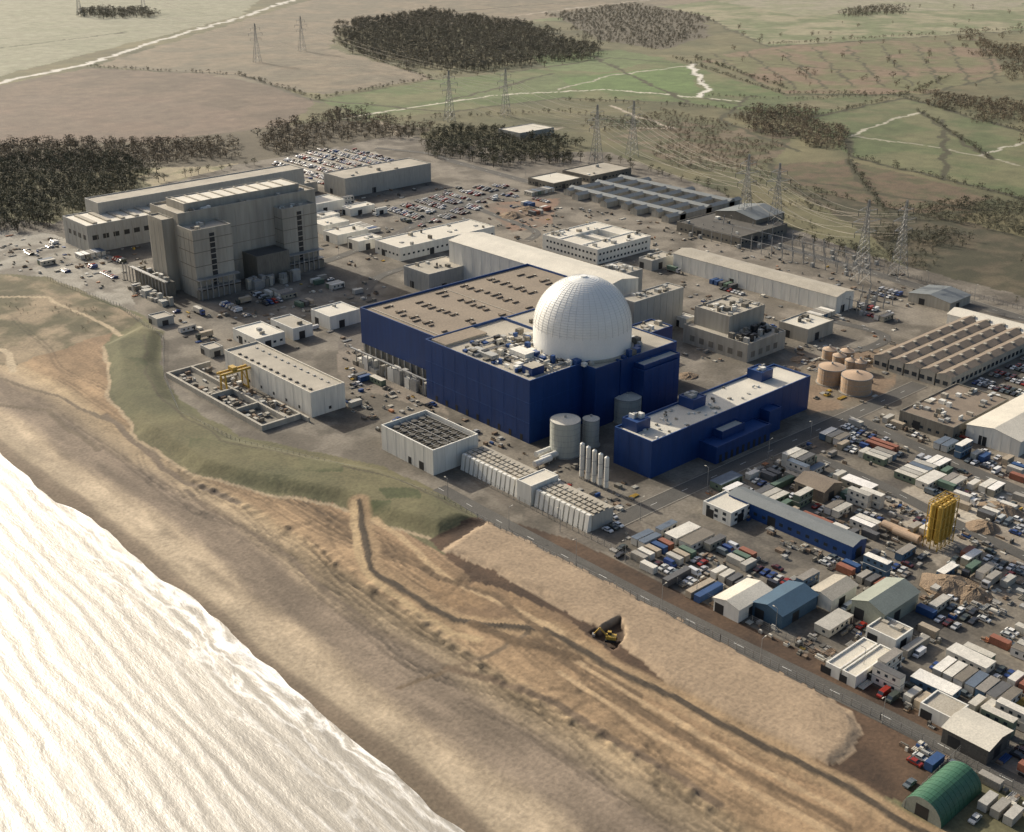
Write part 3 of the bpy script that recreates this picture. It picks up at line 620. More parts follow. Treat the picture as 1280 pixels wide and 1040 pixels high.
for a,b_ in segs:
    mb.box(x0+2.4,x1,a,b_,0,6.2,'grey','roofg')
    nn=int((b_-a)/2.6)
    for k in range(nn):
        yy=a+.3+k*(b_-a-.5)/nn; wdt=(b_-a)/nn*.72
        mb.add([(x0,yy,0),(x0,yy+wdt,0),(x0+1,yy+wdt,6.6),(x0+1,yy,6.6),(x0+2.3,yy,6.6),(x0+2.3,yy+wdt,6.6),(x0+2.3,yy,0),(x0+2.3,yy+wdt,0)],[(1,0,3,2),(3,4,5,2),(0,6,4,3),(1,2,5,7)],'white')
        for q_ in range(3): xx=x0+3.5+q_*(x1-x0-5)/3; mb.box(xx,xx+(x1-x0-7)/3.2,yy,yy+wdt,6.2,6.8,random.choice(['grey','roofg','concd']),'roofg')
mb.flat(x0-.6,x1+.3,ym-3.9,ym+3.9,8,'white','roofw',.3); mb.obj('air_cooler_bank')
x0,x1,y0,y1=rect((850,408),(935,432),(988,416),9); occ(x0,x1,y0,y1); mb=MB()
mb.flat(x0,x1,y0,y1,9,'conc','roofg',.6); u0,u1,v0,v1=rect((868,384),(912,397),(957,382),18)
v0=max(v0,y0+3);u0=max(u0,x0+2);mb.flat(u0,u1,v0,v1,18,'conc','roofg',.6,z0=9.02); mb.clutter(u0,u1,v0,v1,18,24,('white','grey','concd'))
mb.clutter(x0,x1,y0,v0-1,9,30,('concd','grey','dark'),(1,3),(1,4)); mb.win(x0,x1,y0,y1,(2,),3,3,3,'concd'); mb.obj('diesel_generator_building')
G('low_store',(975,402),(1010,413),(1043,401),7,'conc','roofw',clut=6)
G('long_store_shed',(857,312),(1046,371),(1064,362),10,'white','roofg','gable',ax='y',rise=1.6,ribs=6)
G('low_store',(800,322),(815,327),(840,318),6,'grey','roofg',clut=8); G('low_store',(845,395),(858,400),(868,396),5,'white','roofw')
mb=MB(); x0,x1,y0,y1=rect((716,234),(836,272),(915,246),4); occ(x0,x1,y0,y1)
for i in range(8):
    yy=y0+i*(y1-y0-7)/7; 
    mb.gable(x0+(i%2)*6,x1-(i%3)*8,yy,yy+6.5,4,1.3,'x','conc','blroof')
for f_ in (.15,.5,.82): mb.gable(x0+(x1-x0)*f_,x0+(x1-x0)*f_+6,y0,y1,4.7,1.2,'y','conc','blroof')
mb.obj('site_accommodation_block')
G('office_block',(868,272),(925,297),(975,278),6,'concd','roofd',win=(1.5,),clut=6); G('office_block',(900,262),(945,275),(975,264),9,'concd','blroof','gable',ax='x',rise=3)
G('canteen',(672,220),(692,230),(712,219),5,'concd','roofw',win=(1.5,)); G('canteen',(713,211),(738,221),(765,205),5,'concd','roofg',win=(1.5,),clut=3)
G('farm_shed',(632,160),(650,167),(694,160),6,'grey','roofw'); G('farm_shed',(1146,362),(1188,379),(1215,369),5,'conc','blroof',kind='gable')
G('long_store_shed',(1192,389),(1300,422),(1315,414),6,'white','roofw','gable',ax='y')
x0,x1,y0,y1=rect((1100,437),(1190,470),(1310,415),7); occ(x0,x1,y0,y1)
mb=MB()
for i in range(5):
    a=y0+i*(y1-y0)/5; mb.gable(x0,x1,a+.02,a+(y1-y0)/5-.8,6,1.3,'x','conc','browns',ov=.1)
    for k in range(8): xx=x0+4+k*(x1-x0)/8; mb.box(xx,xx+2.2,a+2.0,a+3.6,6.3,7.6,'roofg')
mb.win(x0,x1,y0,y1,(1.5,),2,2.5,1.5); mb.obj('workshop_building')
G('workshop_building',(1133,510),(1192,536),(1262,500),6,'concd','browns',clut=30,win=(1.5,))
G('warehouse',(1213,528),(1276,552),(1400,500),7,'white','roofw','gable',ax='x',rise=2,ribs=4)
G('workshop_shed',(922,612),(1066,683),(1084,673),6,'blue2','blroof','gable',ax='y',rise=1.2,win=(1.8,))
G('portable_office_block',(880,627),(914,643),(942,629),5,'white','roofw',win=(1.2,3.4))
G('storage_shed',(897,744),(924,762),(966,738),5,'white','roofw','gable',ax='x',rise=1.2); G('storage_shed',(948,748),(978,770),(1020,742),5,'blroof2','blroof2','gable',ax='x',rise=1.6)
G('storage_shed',(1015,735),(1040,750),(1075,732),4.5,'white','roofg','gable',ax='x',rise=1.2); G('storage_shed',(1072,745),(1106,768),(1155,742),6,'ggreen','ggreen','gable',ax='x',rise=2.2)
G('storage_shed',(1034,828),(1050,838),(1097,806),3.5,'white','roofw'); G('storage_shed',(1054,838),(1070,848),(1118,815),3.5,'white','roofw')
G('storage_shed',(1180,908),(1236,938),(1275,918),5,'roofd','roofw','gable',ax='y',rise=1.2); G('storage_shed',(1085,783),(1120,802),(1148,790),4,'white','roofg',clut=3); G('storage_shed',(1150,880),(1190,900),(1215,885),4,'white','roofg')
G('workshop_shed',(995,600),(1030,615),(1052,603),5,'browns','browns','gable',ax='y')
x0,y0=S(1176,1036,0); x1=x0+20;y1=y0+11; occ(x0,x1,y0,y1,1); mb=MB(); n=18; yc=(y0+y1)/2; r=(y1-y0)/2
v=[];
for k in range(n+1):
    a=math.pi*k/n; v+=[(x0,yc-r*math.cos(a),r*1.05*math.sin(a)),(x1,yc-r*math.cos(a),r*1.05*math.sin(a))]
mb.add(v,[(2*k,2*k+1,2*k+3,2*k+2) for k in range(n)],'green')
mb.add([v[2*k] for k in range(n+1)],[tuple(range(n+1))],'ggreen'); mb.add([v[2*k+1] for k in range(n+1)],[tuple(range(n+1))[::-1]],'ggreen')
mb.box(x0-.06,x0-.01,yc-1.8,yc+1.8,0,3.6,'dark')
for k in range(10):
    xx=x0+1+k*2
    for j in range(n):
        a=math.pi*j/n;b2=math.pi*(j+1)/n; mb.beam((xx,yc-(r+.02)*math.cos(a),(r+.02)*1.05*math.sin(a)),(xx,yc-(r+.02)*math.cos(b2),(r+.02)*1.05*math.sin(b2)),.08,'green')
mb.obj('barrel_roof_hut')
x,y=S(1160,683); mb=MB()
for i in range(4):
    for j in range(2):
        a,c=x+i*2.7,y-j*2.7
        mb.cyl(a,c,1.15,4,16.5,'yellow','yellow',14,cone=.7); mb.cyl(a,c,.3,1.8,4,'yellow',n=14,r2=1.15)
for i in range(5):
    for j in range(3):
        a,c=x-1.35+i*2.7,y+1.35-j*2.7; mb.box(a-.13,a+.13,c-.13,c+.13,0,17.5,'yellow')
for z in (3.6,8,12,16.8,18):
    for j in range(3): c=y+1.35-j*2.7; mb.box(x-1.35,x+9.45,c-.1,c+.1,z,z+.22,'yellow')
    for i in range(5): a=x-1.35+i*2.7; mb.box(a-.1,a+.1,y-4.05,y+1.35,z+.01,z+.2,'yellow')
for i in range(4): mb.beam((x-1.35+i*2.7,y-4.2,.3),(x+1.35+i*2.7,y-4.2,3.6),.14,'yellow')
mb.box(x+9.6,x+10.6,y-1.5,y+.5,0,18,'mix1'); mb.obj('cement_silo_battery')
occ(x-3,x+12,y-7,y+3)
for u,v in [(1118,668),(1132,676)]:
    x,y=S(u,v); mb=MB(); mb.hcyl((x,y-5,2.4),(x,y+5,2.4),1.5,'tan',14); mb.box(x-1,x+1,y-3,y-2.5,0,1.2,'conc'); mb.box(x-1,x+1,y+2.5,y+3,0,1.2,'conc'); mb.obj('fuel_tank'); occ(x-2,x+2,y-5,y+5)
# ---------------------------------------------------------------- vehicles and cabins
def car_mesh(van=False):
    mb=MB()
    prof=[(-2.15,.35),(-2.15,.8),(-1.9,.92),(-1.1,.95),(-.55,1.4),(1.0,1.42),(1.7,.98),(2.1,.9),(2.15,.35)] if not van else [(-2.5,.4),(-2.5,1.0),(-1.9,1.2),(-1.4,2.0),(-1.2,2.1),(2.4,2.1),(2.45,.4)]
    W_=.86 if not van else .95; n=len(prof)
    v=[(a,-W_*(1 if z<1.0 else .86),z) for a,z in prof]+[(a,W_*(1 if z<1.0 else .86),z) for a,z in prof]
    fs=[tuple(range(n)),tuple(range(n,2*n))[::-1]]; mb.add(v,fs,'car')
    for i in range(n):
        j=(i+1)%n; k='glass' if ((not van and i in(3,5)) or (van and i==2)) else 'car'
        mb.add([v[i],v[j],v[n+j],v[n+i]],[(0,3,2,1)],k)
    for s_ in (-1,1):
        if not van: mb.add([(-.9,s_*(W_+.005),1.0),(1.3,s_*(W_+.005),1.0),(.9,s_*(W_*.86+.03),1.34),(-.5,s_*(W_*.86+.03),1.34)],[(0,1,2,3)],'glass')
        for ax in ((-1.35,1.3) if not van else (-1.7,1.5)): mb.hcyl((ax,s_*(W_-.2),.33),(ax,s_*(W_+.02),.33),.33,'tyre',10)
    return mb.mesh('car' if not van else 'van')
def lorry_mesh():
    mb=MB(); mb.box(-4.5,-2.7,-1.2,1.2,.7,2.9,'car'); mb.box(-4.54,-4.5,-1,1,1.7,2.6,'glass'); mb.box(-2.5,4.5,-1.2,1.2,1.1,1.35,'steel'); mb.box(-2.4,4.4,-1.2,1.2,1.36,3.6,'cont')
    for ax in (-3.6,2.2,3.4):
        for s_ in(-1,1): mb.hcyl((ax,s_*.9,.5),(ax,s_*1.22,.5),.5,'tyre',10)
    return mb.mesh('lorry')
def cabin_mesh(l,w,st,rk='cabroof',wk='cab'):
    mb=MB()
    for s_ in range(st):
        z=.25+s_*2.8; mb.box(-l/2,l/2,-w/2,w/2,z,z+2.65,wk,rk); mb.box(-l/2-.08,l/2+.08,-w/2-.08,w/2+.08,z+2.66,z+2.78,rk)
        mb.win(-l/2,l/2,-w/2,w/2,(z+1,),.9,1.0,1.5); mb.box(l/2-1.5,l/2-.6,-w/2-.05,-w/2,z+.05,z+2.05,'dark')
    for a in (-l/2+.5,l/2-.7):
        mb.box(a,a+.3,-w/2+.1,w/2-.1,0,.24,'concd')
    if st==2:
        for k in range(6): mb.box(l/2+.1,l/2+1,-w/2+k*.5,-w/2+k*.5+.45,k*.5,k*.5+.1,'steel')
    return mb.mesh('cabin')
def container_mesh(l):
    mb=MB(); mb.box(-l/2,l/2,-1.2,1.2,.15,2.6,'cont')
    for k in range(int(l/.6)):
        a=-l/2+.3+k*.6
        for s_ in (-1,1): mb.box(a,a+.25,min(s_*1.2,s_*1.25),max(s_*1.2,s_*1.25),.3,2.45,'cont')
    mb.box(l/2,l/2+.05,-1.1,-.05,.3,2.5,'cont'); mb.box(l/2,l/2+.05,.05,1.1,.3,2.5,'cont'); return mb.mesh('container')
def digger_mesh():
    mb=MB()
    for s_ in(-1,1): mb.box(-1.8,1.8,s_*1.1-.3,s_*1.1+.3,0,.8,'tyre')
    mb.box(-1.6,1.6,-1.1,1.1,.9,1.9,'yellow'); mb.box(.0,1.2,-1.1,-.1,1.9,2.9,'glass','yellow')
    mb.beam((1.2,.3,1.8),(3.6,.3,4.4),.4,'yellow'); mb.beam((3.6,.3,4.4),(5.4,.3,2),.32,'yellow'); mb.box(5,5.9,-.3,.9,1.2,2.1,'steel'); return mb.mesh('digger')
CAR=car_mesh();VAN=car_mesh(True);LOR=lorry_mesh();C1=cabin_mesh(9,2.8,1);C2=cabin_mesh(9,2.8,2);C3=cabin_mesh(13,5.5,1);CN=container_mesh(6.1);CN2=container_mesh(12.2);DG=digger_mesh()
def put(kind,x,y,rot):
    me,l,w,nm={'car':(CAR,4.4,1.9,'parked_car'),'van':(VAN,5,2,'parked_van'),'lorry':(LOR,9,2.5,'lorry'),'c1':(C1,9,2.8,'site_cabin'),'c2':(C2,10.5,2.8,'stacked_site_cabin'),'c3':(C3,13,5.5,'site_office_cabin'),'n1':(CN,6.2,2.5,'shipping_container'),'n2':(CN2,12.3,2.5,'shipping_container'),'dg':(DG,6,3,'excavator')}[kind]
    hx,hy=(l/2,w/2) if abs(math.cos(rot))>.7 else (w/2,l/2)
    if not free(x-hx,x+hx,y-hy,y+hy): return False
    OCC.append((x-hx-.25,x+hx+.25,y-hy-.25,y+hy+.25)); link(nm,me,x,y,rot+random.uniform(-.03,.03)); return True
for rp,w in [([(548,610),(620,650),(700,692),(800,745),(950,820),(1100,892),(1290,990)],5),([(795,640),(870,606),(960,565),(1062,520),(1150,480)],6),([(1062,520),(1150,560),(1300,625)],5),([(1290,700),(1180,648),(1090,600),(990,560)],4),([(300,345),(400,330),(480,300),(560,262),(640,235)],4),([(560,200),(640,222),(720,243),(830,270),(960,303),(1120,350),(1290,402)],6),
   ([(860,650),(980,705),(1120,765),(1290,840)],3.5),([(1000,700),(1060,740),(990,800)],3.5),([(1180,690),(1120,760),(1080,850)],3.5),([(1120,850),(1200,800),(1280,770)],3),([(900,700),(960,740),(900,780)],2.5),([(1000,540),(1090,590),(1280,680)],3),([(1090,600),(1180,545)],3)]:
    q_=P(*rp)
    for (ax,ay),(bx,by) in zip(q_,q_[1:]):
        n=max(1,int(math.hypot(bx-ax,by-ay)/5))
        for i in range(n): cx,cy=ax+(bx-ax)*i/n,ay+(by-ay)*i/n; OCC.append((cx-w*.7,cx+w*.7,cy-w*.7,cy+w*.7))
def carpark(poly,dens=.85,rowx=8.2):
    poly=P(*poly); ax=min(p[0] for p in poly);bx=max(p[0] for p in poly);ay=min(p[1] for p in poly);by=max(p[1] for p in poly)
    x=ax;i=0
    while x<bx:
        y=ay
        while y<by:
            if random.random()<dens and inpoly(x,y,poly): put('car' if random.random()<.92 else 'van',x,y,random.choice([0,math.pi]))
            y+=2.7
        i+=1; x+=5.0 if i%2 else 10.5
def cluster(poly,n,kinds,wts,sp=0):
    poly=P(*poly); ax=min(p[0] for p in poly);bx=max(p[0] for p in poly);ay=min(p[1] for p in poly);by=max(p[1] for p in poly)
    c=0
    for _ in range(n*6):
        if c>=n: break
        x=random.uniform(ax,bx);y=random.uniform(ay,by)
        if not inpoly(x,y,poly): continue
        k=random.choices(kinds,wts)[0]; r=random.choice([0,0,math.pi/2])
        m_=random.choice([1,2,3,5,7]) if k[0] in 'cn' and k!='car' else random.choice([1,2,4,6])
        if k in('dg','lorry'): m_=1
        for j in range(m_):
            wd={'car':2.8,'van':3.0,'c3':6.6}.get(k,3.4)
            xx,yy=(x,y+j*wd) if r==0 else (x+j*wd,y)
            if inpoly(xx,yy,poly) and put(k,xx,yy,r): c+=1
carpark(((340,205),(400,186),(470,190),(495,205),(400,232))); carpark(((478,264),(560,240),(612,258),(525,286)),.92); carpark(((1190,475),(1300,440),(1300,500),(1230,500)))
carpark(((570,235),(640,230),(650,245),(600,255)),.6)
K=['c1','c2','c3','n1','n2','van','car','lorry','dg']
cluster(((765,690),(860,650),(990,700),(1000,790),(900,765)),80,K,[7,6,2,3,1,2,6,1,.1])
cluster(((880,610),(1060,560),(1110,640),(1080,700),(1000,690)),75,K,[4,2,3,5,3,1,5,1,.2])
cluster(((1000,520),(1180,530),(1280,590),(1280,620),(1090,600)),105,K,[6,4,5,5,3,1,5,1,.2])
cluster(((1080,790),(1180,750),(1300,800),(1300,960),(1100,870)),165,K,[7,6,2,7,3,2,7,1,.2])
cluster(((1000,700),(1180,690),(1190,760),(1090,800),(990,790)),62,K,[6,4,2,4,2,2,7,1,.1])
cluster(((1140,950),(1200,940),(1300,975),(1300,1040),(1130,1020)),28,K,[1,0,0,4,2,3,4,2,1])
cluster(((1100,600),(1280,580),(1280,740),(1180,720)),60,K,[2,1,1,5,3,3,6,3,1.5])
cluster(((0,290),(160,310),(170,380),(60,345),(0,335)),30,K,[2,0,0,2,0,3,6,1,0])
cluster(((200,390),(440,320),(470,360),(430,420),(230,430)),36,K,[3,0,0,3,0,3,6,1,0])
cluster(((380,255),(480,255),(480,310),(390,310)),30,K,[4,1,0,3,2,2,5,2,0])
cluster(((440,440),(460,430),(540,500),(610,545),(560,570),(440,520)),14,K,[2,0,0,3,0,2,4,1,.3])
cluster(((570,240),(680,225),(720,240),(690,275),(600,262)),20,K,[3,0,0,3,1,2,3,2,.5])
cluster(((800,320),(850,300),(980,380),(1120,400),(1140,440),(1000,460),(850,350)),30,K,[3,0,1,3,1,2,5,1,.3])
cluster(((1060,370),(1150,350),(1180,385),(1090,405)),18,K,[2,0,1,3,1,2,5,1,0])
cluster(((580,600),(640,570),(760,640),(790,670),(720,685)),8,K,[0,0,0,1,0,3,6,0,0])
x,y=S(764,797); link('excavator',DG,x,y,2.2,-1.1)
def materials(poly,n,ks=('mix1','mix2','concd','grey','mix2','roofd','roofw','concd','mix1')):
    poly=P(*poly); ax=min(p[0] for p in poly);bx=max(p[0] for p in poly);ay=min(p[1] for p in poly);by=max(p[1] for p in poly); mb=MB()
    for _ in range(n):
        x=random.uniform(ax,bx);y=random.uniform(ay,by)
        if not inpoly(x,y,poly): continue
        a=random.uniform(.6,2.2);b_=random.uniform(.6,3.4)
        if random.random()<.5:a,b_=b_,a
        if not free(x,x+a,y,y+b_): continue
        k=random.choice(ks) if random.random()<.95 else random.choice(['orange','blue2','yellow']); z=random.uniform(.2,1.3)
        if random.random()<.25:
            for j in range(4): mb.hcyl((x,y+j*.5,.3),(x+a*1.6,y+j*.5,.3),.22,k,6)
        else:
            mb.box(x,x+a,y,y+b_,0,z,k)
            if random.random()<.5: mb.box(x+a*.2,x+a*.8,y+b_*.2,y+b_*.9,z,z+random.uniform(.2,.8),random.choice(ks))
    mb.obj('stored_building_materials')
materials(((860,600),(1100,520),(1280,590),(1280,800),(1000,700)),1700); materials(((760,690),(990,690),(1280,800),(1280,980)),1100)
materials(((430,430),(540,480),(660,560),(820,620),(790,680),(600,600),(430,520)),380); materials(((200,380),(480,300),(480,370),(420,440),(230,430)),340)
materials(((-20,290),(170,310),(220,390),(60,345),(-20,335)),300); materials(((560,300),(640,250),(860,280),(1150,350),(1130,460),(850,480),(850,350)),800)
materials(((380,240),(560,230),(640,250),(500,320),(390,310)),220); materials(((1130,940),(1200,930),(1300,980),(1300,1040)),220); materials(((990,430),(1130,440),(1110,520),(1020,520)),180)
def heap(u,v,r,h):
    x,y=S(u,v); mb=MB(); n=14; v_=[]
    for i,(rr,hh) in enumerate([(1,0),(.75,.35),(.45,.75),(.15,1)]):
        for k in range(n): a=2*math.pi*k/n; q_=r*rr*random.uniform(.8,1.2); v_.append((x+q_*math.cos(a),y+q_*math.sin(a),h*hh*random.uniform(.85,1.1)))
    mb.add(v_,[(i*n+k,i*n+(k+1)%n,(i+1)*n+(k+1)%n,(i+1)*n+k) for i in range(3) for k in range(n)]+[tuple(range(3*n,4*n))],'soilp'); mb.obj('soil_heap')
for a in [(640,270,9,3),(660,262,7,2.5),(1185,735,10,3.5),(1215,745,7,3),(1250,640,8,3),(1230,660,6,2.5),(1000,450,5,1.5),(990,462,4,1.5),(860,470,5,1.5)]: heap(*a)
mb=MB()
def swy(poly,nx_,ny_):
    x0,x1,y0,y1=rect(*poly,0)
    for i in range(nx_):
        for j in range(ny_):
            x=x0+(x1-x0)*i/(nx_-1);y=y0+(y1-y0)*j/(ny_-1)
            mb.box(x-.2,x+.2,y-.2,y+.2,0,random.choice([5,7,9]),'steel'); 
            if j<ny_-1 and (i%2==0): mb.beam((x,y,7),(x,y+(y1-y0)/(ny_-1),7),.25,'steel')
            if random.random()<.4: mb.box(x-1,x+1,y+1,y+2.5,0,2.5,'grey')
swy(((905,285),(1060,345),(1090,330)),4,16); swy(((1040,385),(1080,395),(1110,380)),4,5); mb.obj('electrical_switchyard')
mb=MB(); mb.cyl(0,0,.12,0,9,'steel',n=6,r2=.07); mb.beam((0,0,9),(1.4,0,9.2),.1,'steel'); mb.box(1.1,1.9,-.15,.15,9.1,9.3,'roofw'); LP=mb.mesh('lamp')
for rp in [[(560,625),(720,702),(950,830),(1280,990)],[(800,650),(960,575),(1062,528)],[(600,205),(720,238),(960,298),(1280,395)],[(300,350),(480,305),(600,245)],[(700,665),(1200,900)]]:
    q_=P(*rp)
    for (ax,ay),(bx,by) in zip(q_,q_[1:]):
        n=max(1,int(math.hypot(bx-ax,by-ay)/28))
        for i in range(n): link('street_lamp',LP,ax+(bx-ax)*i/n,ay+(by-ay)*i/n,random.choice([0,1.57,3.14]))
def fence(pl,h=2.6,name='security_fence'):
    mb=MB(); q_=P(*pl)
    for (ax,ay),(bx,by) in zip(q_,q_[1:]):
        L=math.hypot(bx-ax,by-ay); n=max(1,int(L/3))
        for i in range(n+1): x,y=ax+(bx-ax)*i/n,ay+(by-ay)*i/n; mb.box(x-.07,x+.07,y-.07,y+.07,0,h,'kerb')
        for z in (.3,1,1.7,2.4): mb.beam((ax,ay,z),(bx,by,z),.04,'steel')
    mb.obj(name)
fence([(205,470),(225,520),(300,556),(470,596),(556,628),(640,672),(720,712),(900,802),(1100,900),(1280,992)])
fence([(595,600),(700,655),(780,695),(900,758),(1060,838),(1300,955)]); fence([(60,350),(150,385),(205,425),(205,470)]); fence([(1130,1010),(1200,940)])
fence([(830,262),(960,296),(1120,342),(1290,392)])
# ---------------------------------------------------------------- pylons + lines
def pylon_mesh():
    mb=MB()
    def hw(z): return 4.2*(1-z/30)+1.1*(z/30) if z<30 else 1.1-.7*(z-30)/16
    zs=[0,6,11,15.5,19.5,23,26,29,32,35,38,41,46]
    for a,b_ in zip(zs,zs[1:]):
        wa,wb=hw(a),hw(b_); ca=[(-wa,-wa),(wa,-wa),(wa,wa),(-wa,wa)];cb=[(-wb,-wb),(wb,-wb),(wb,wb),(-wb,wb)]
        for k in range(4):
            j=(k+1)%4; mb.beam((*ca[k],a),(*cb[k],b_),.26,'steel'); mb.beam((*ca[k],a),(*cb[j],b_),.14,'steel'); mb.beam((*ca[j],a),(*cb[k],b_),.14,'steel'); mb.beam((*cb[k],b_),(*cb[j],b_),.14,'steel')
    for z,l in ((28,7),(34,9),(40,6)):
        for s_ in(-1,1):
            w=hw(z)
            for t in(-1,1): mb.beam((s_*w,t*w,z),(s_*l,0,z+.6),.18,'steel'); mb.beam((s_*w,t*w,z+2.4),(s_*l,0,z+.6),.16,'steel')
            mb.beam((s_*l,0,z+.6),(s_*l,0,z-2.4),.2,'glass')
    return mb.mesh('pylon')
PY=pylon_mesh()
def line(pl,sc_=1.0):
    q_=P(*pl); ob=[]
    for i,(x,y) in enumerate(q_):
        a,b_=q_[max(0,i-1)],q_[min(len(q_)-1,i+1)]; ang=math.atan2(b_[1]-a[1],b_[0]-a[0])+math.pi/2
        link('electricity_pylon',PY,x,y,ang,0,sc_); ob.append((x,y,ang))
    mb=MB()
    for (xa,ya,aa),(xb,yb,ab) in zip(ob,ob[1:]):
        for z,l in ((28,7),(34,9),(40,6)):
            for s_ in(-1,1):
                p=Vector((xa+math.cos(aa)*l*s_*sc_,ya+math.sin(aa)*l*s_*sc_,(z-2)*sc_)); q2=Vector((xb+math.cos(ab)*l*s_*sc_,yb+math.sin(ab)*l*s_*sc_,(z-2)*sc_)); pr=p
                for k in range(1,11):
                    t=k/10; c=p.lerp(q2,t); c.z-=9*4*t*(1-t); mb.beam(pr,c,.13,'roofg'); pr=c
    mb.obj('overhead_power_line')
line([(1122,346),(968,290),(790,195),(632,146),(378,64),(180,14)]); line([(1075,352),(930,282),(745,205),(562,152),(322,78),(100,20)],1.05)
# ---------------------------------------------------------------- trees
def tree_t(kind,nleaf,seed):
    rs=np.random.RandomState(seed); V=[];T=[];Mi=[]
    def prism(p,q,r0,r1,n=4):
        o=len(V)
        for c,r in((p,r0),(q,r1)):
            for k in range(n): a=2*math.pi*k/n; V.append((c[0]+r*math.cos(a),c[1]+r*math.sin(a),c[2]))
        for k in range(n):
            j=(k+1)%n; T.append((o+k,o+j,o+n+j));T.append((o+k,o+n+j,o+n+k));Mi.extend((0,0))
    H=11 if kind=='pine' else 9
    prism((0,0,-.3),(0.2,.1,H*.75),.32,.1)
    cl=[]
    nc=8
    for i in range(nc):
        a=rs.rand()*6.28; hh=rs.uniform(.3,1)*H if kind!='pine' else rs.uniform(.4,1)*H
        rr=rs.uniform(.3,1)*(3.8 if kind!='pine' else 3.2)*math.sqrt(max(.1,1-((hh/H-.6)/.45)**2*.8))
        c=(rr*math.cos(a),rr*math.sin(a),hh); cl.append(c)
        if i<5: prism((0,0,hh*.55),c,.12,.04,3)
    for i in range(nleaf):
        c=cl[i%nc]; p=np.array(c)+rs.randn(3)*np.array([1.15,1.15,.85]); s=rs.uniform(.35,.85)
        d1=rs.randn(3);d1/=np.linalg.norm(d1);d2=rs.randn(3);d2-=d1*d1.dot(d2);d2/=np.linalg.norm(d2)
        o=len(V); V.extend([tuple(p+d1*s),tuple(p-d1*s*.6+d2*s*.8),tuple(p-d1*s*.5-d2*s*.8)]); T.append((o,o+1,o+2)); Mi.append(1)
    return np.array(V),np.array(T),np.array(Mi)
TP=[tree_t('pine',110,1),tree_t('pine',100,2),tree_t('pine',105,5)]; TB=[tree_t('b',90,3),tree_t('b',80,4),tree_t('b',85,6)]
def forest(name,pts,tm,leaf,s0=.7,s1=1.2):
    Vs=[];Ts=[];Ms=[];o=0
    for x,y in pts:
        V,T,Mi=tm[random.randrange(len(tm))]; s=random.uniform(s0,s1); a=random.random()*6.28; c,sn=math.cos(a)*s,math.sin(a)*s
        W_=np.empty_like(V); W_[:,0]=V[:,0]*c-V[:,1]*sn+x; W_[:,1]=V[:,0]*sn+V[:,1]*c+y; W_[:,2]=V[:,2]*s*random.uniform(.65,.95)
        Vs.append(W_);Ts.append(T+o);Ms.append(Mi);o+=len(V)
    if not Vs: return
    V=np.concatenate(Vs);T=np.concatenate(Ts);Mi=np.concatenate(Ms); me=bpy.data.meshes.new(name)
    me.vertices.add(len(V)); me.vertices.foreach_set('co',V.ravel().astype(np.float32)); me.loops.add(len(T)*3); me.loops.foreach_set('vertex_index',T.ravel().astype(np.int32))
    me.polygons.add(len(T)); me.polygons.foreach_set('loop_start',np.arange(0,len(T)*3,3,dtype=np.int32)); me.materials.append(M['bark']);me.materials.append(M[leaf])
    me.polygons.foreach_set('material_index',Mi.astype(np.int32)); me.update()
    o_=bpy.data.objects.new(name,me); sc.collection.objects.link(o_)
def ppts(poly,sp,keep=1.0,hole=.0):
    poly=P(*poly); ax=min(p[0] for p in poly);bx=max(p[0] for p in poly);ay=min(p[1] for p in poly);by=max(p[1] for p in poly); r=[]
    x=ax
    while x<bx:
        y=ay
        while y<by:
            a=x+random.uniform(-.5,.5)*sp;b_=y+random.uniform(-.5,.5)*sp
            jx=(float(vn(np.array([a/30]),np.array([b_/30]),13)[0])-.5)*44
            if random.random()<keep and inpoly(a+jx,b_-jx,poly) and float(vn(np.array([a/45]),np.array([b_/45]),3)[0])>hole and free(a-2,a+2,b_-2,b_+2): r.append((a,b_))
            y+=sp
        x+=sp
    return r
def hpts(pl,sp,w=3,keep=.9):
    q_=P(*pl);r=[]
    for (ax,ay),(bx,by) in zip(q_,q_[1:]):
        n=max(1,int(math.hypot(bx-ax,by-ay)/sp))
        for i in range(n):
            if random.random()<keep: r.append((ax+(bx-ax)*i/n+random.uniform(-w,w),ay+(by-ay)*i/n+random.uniform(-w,w)))
    return r
forest('pine_wood',ppts(((412,48),(440,30),(540,14),(640,30),(745,62),(752,72),(620,88),(540,92),(450,68)),8.5),TP,'leafhaze',.7,1.3)
forest('pine_wood',ppts(((-40,208),(60,195),(150,200),(195,238),(160,250),(90,262),(70,285),(-40,292)),6.2),TP,'leaf',.6,1.1)
forest('pine_wood',ppts(((505,175),(560,160),(640,165),(730,182),(722,202),(640,212),(560,200)),6.5,.95,.1),TP,'leaf',.6,1.1)
forest('deciduous_wood',ppts(((-40,182),(180,178),(290,178),(300,200),(170,205),(-40,205)),7.2,.95),TB,'leaf2',.6,1.2)
forest('deciduous_wood',ppts(((300,170),(420,140),(520,150),(510,172),(420,180),(330,196)),7.5,.85,.15),TB,'leaf2',.6,1.2)
forest('deciduous_wood',ppts(((690,20),(780,5),(880,20),(885,40),(820,62),(740,50)),9,.85),TB,'leafhaze',.4,.8)
forest('deciduous_wood',ppts(((100,14),(180,12),(190,22),(110,24)),10),TB,'leafhaze',1,1.4)
forest('deciduous_wood',ppts(((1050,12),(1120,8),(1128,18),(1060,22)),10),TB,'leafhaze',.6,1.1)
forest('deciduous_wood',ppts(((920,140),(990,135),(1055,165),(1050,190),(985,182)),6.2),TB,'leaf2',.5,1.0)
forest('deciduous_wood',ppts(((1140,110),(1280,130),(1400,160),(1400,215),(1280,168),(1180,135)),7,.9),TB,'leaf2',.5,1.1)
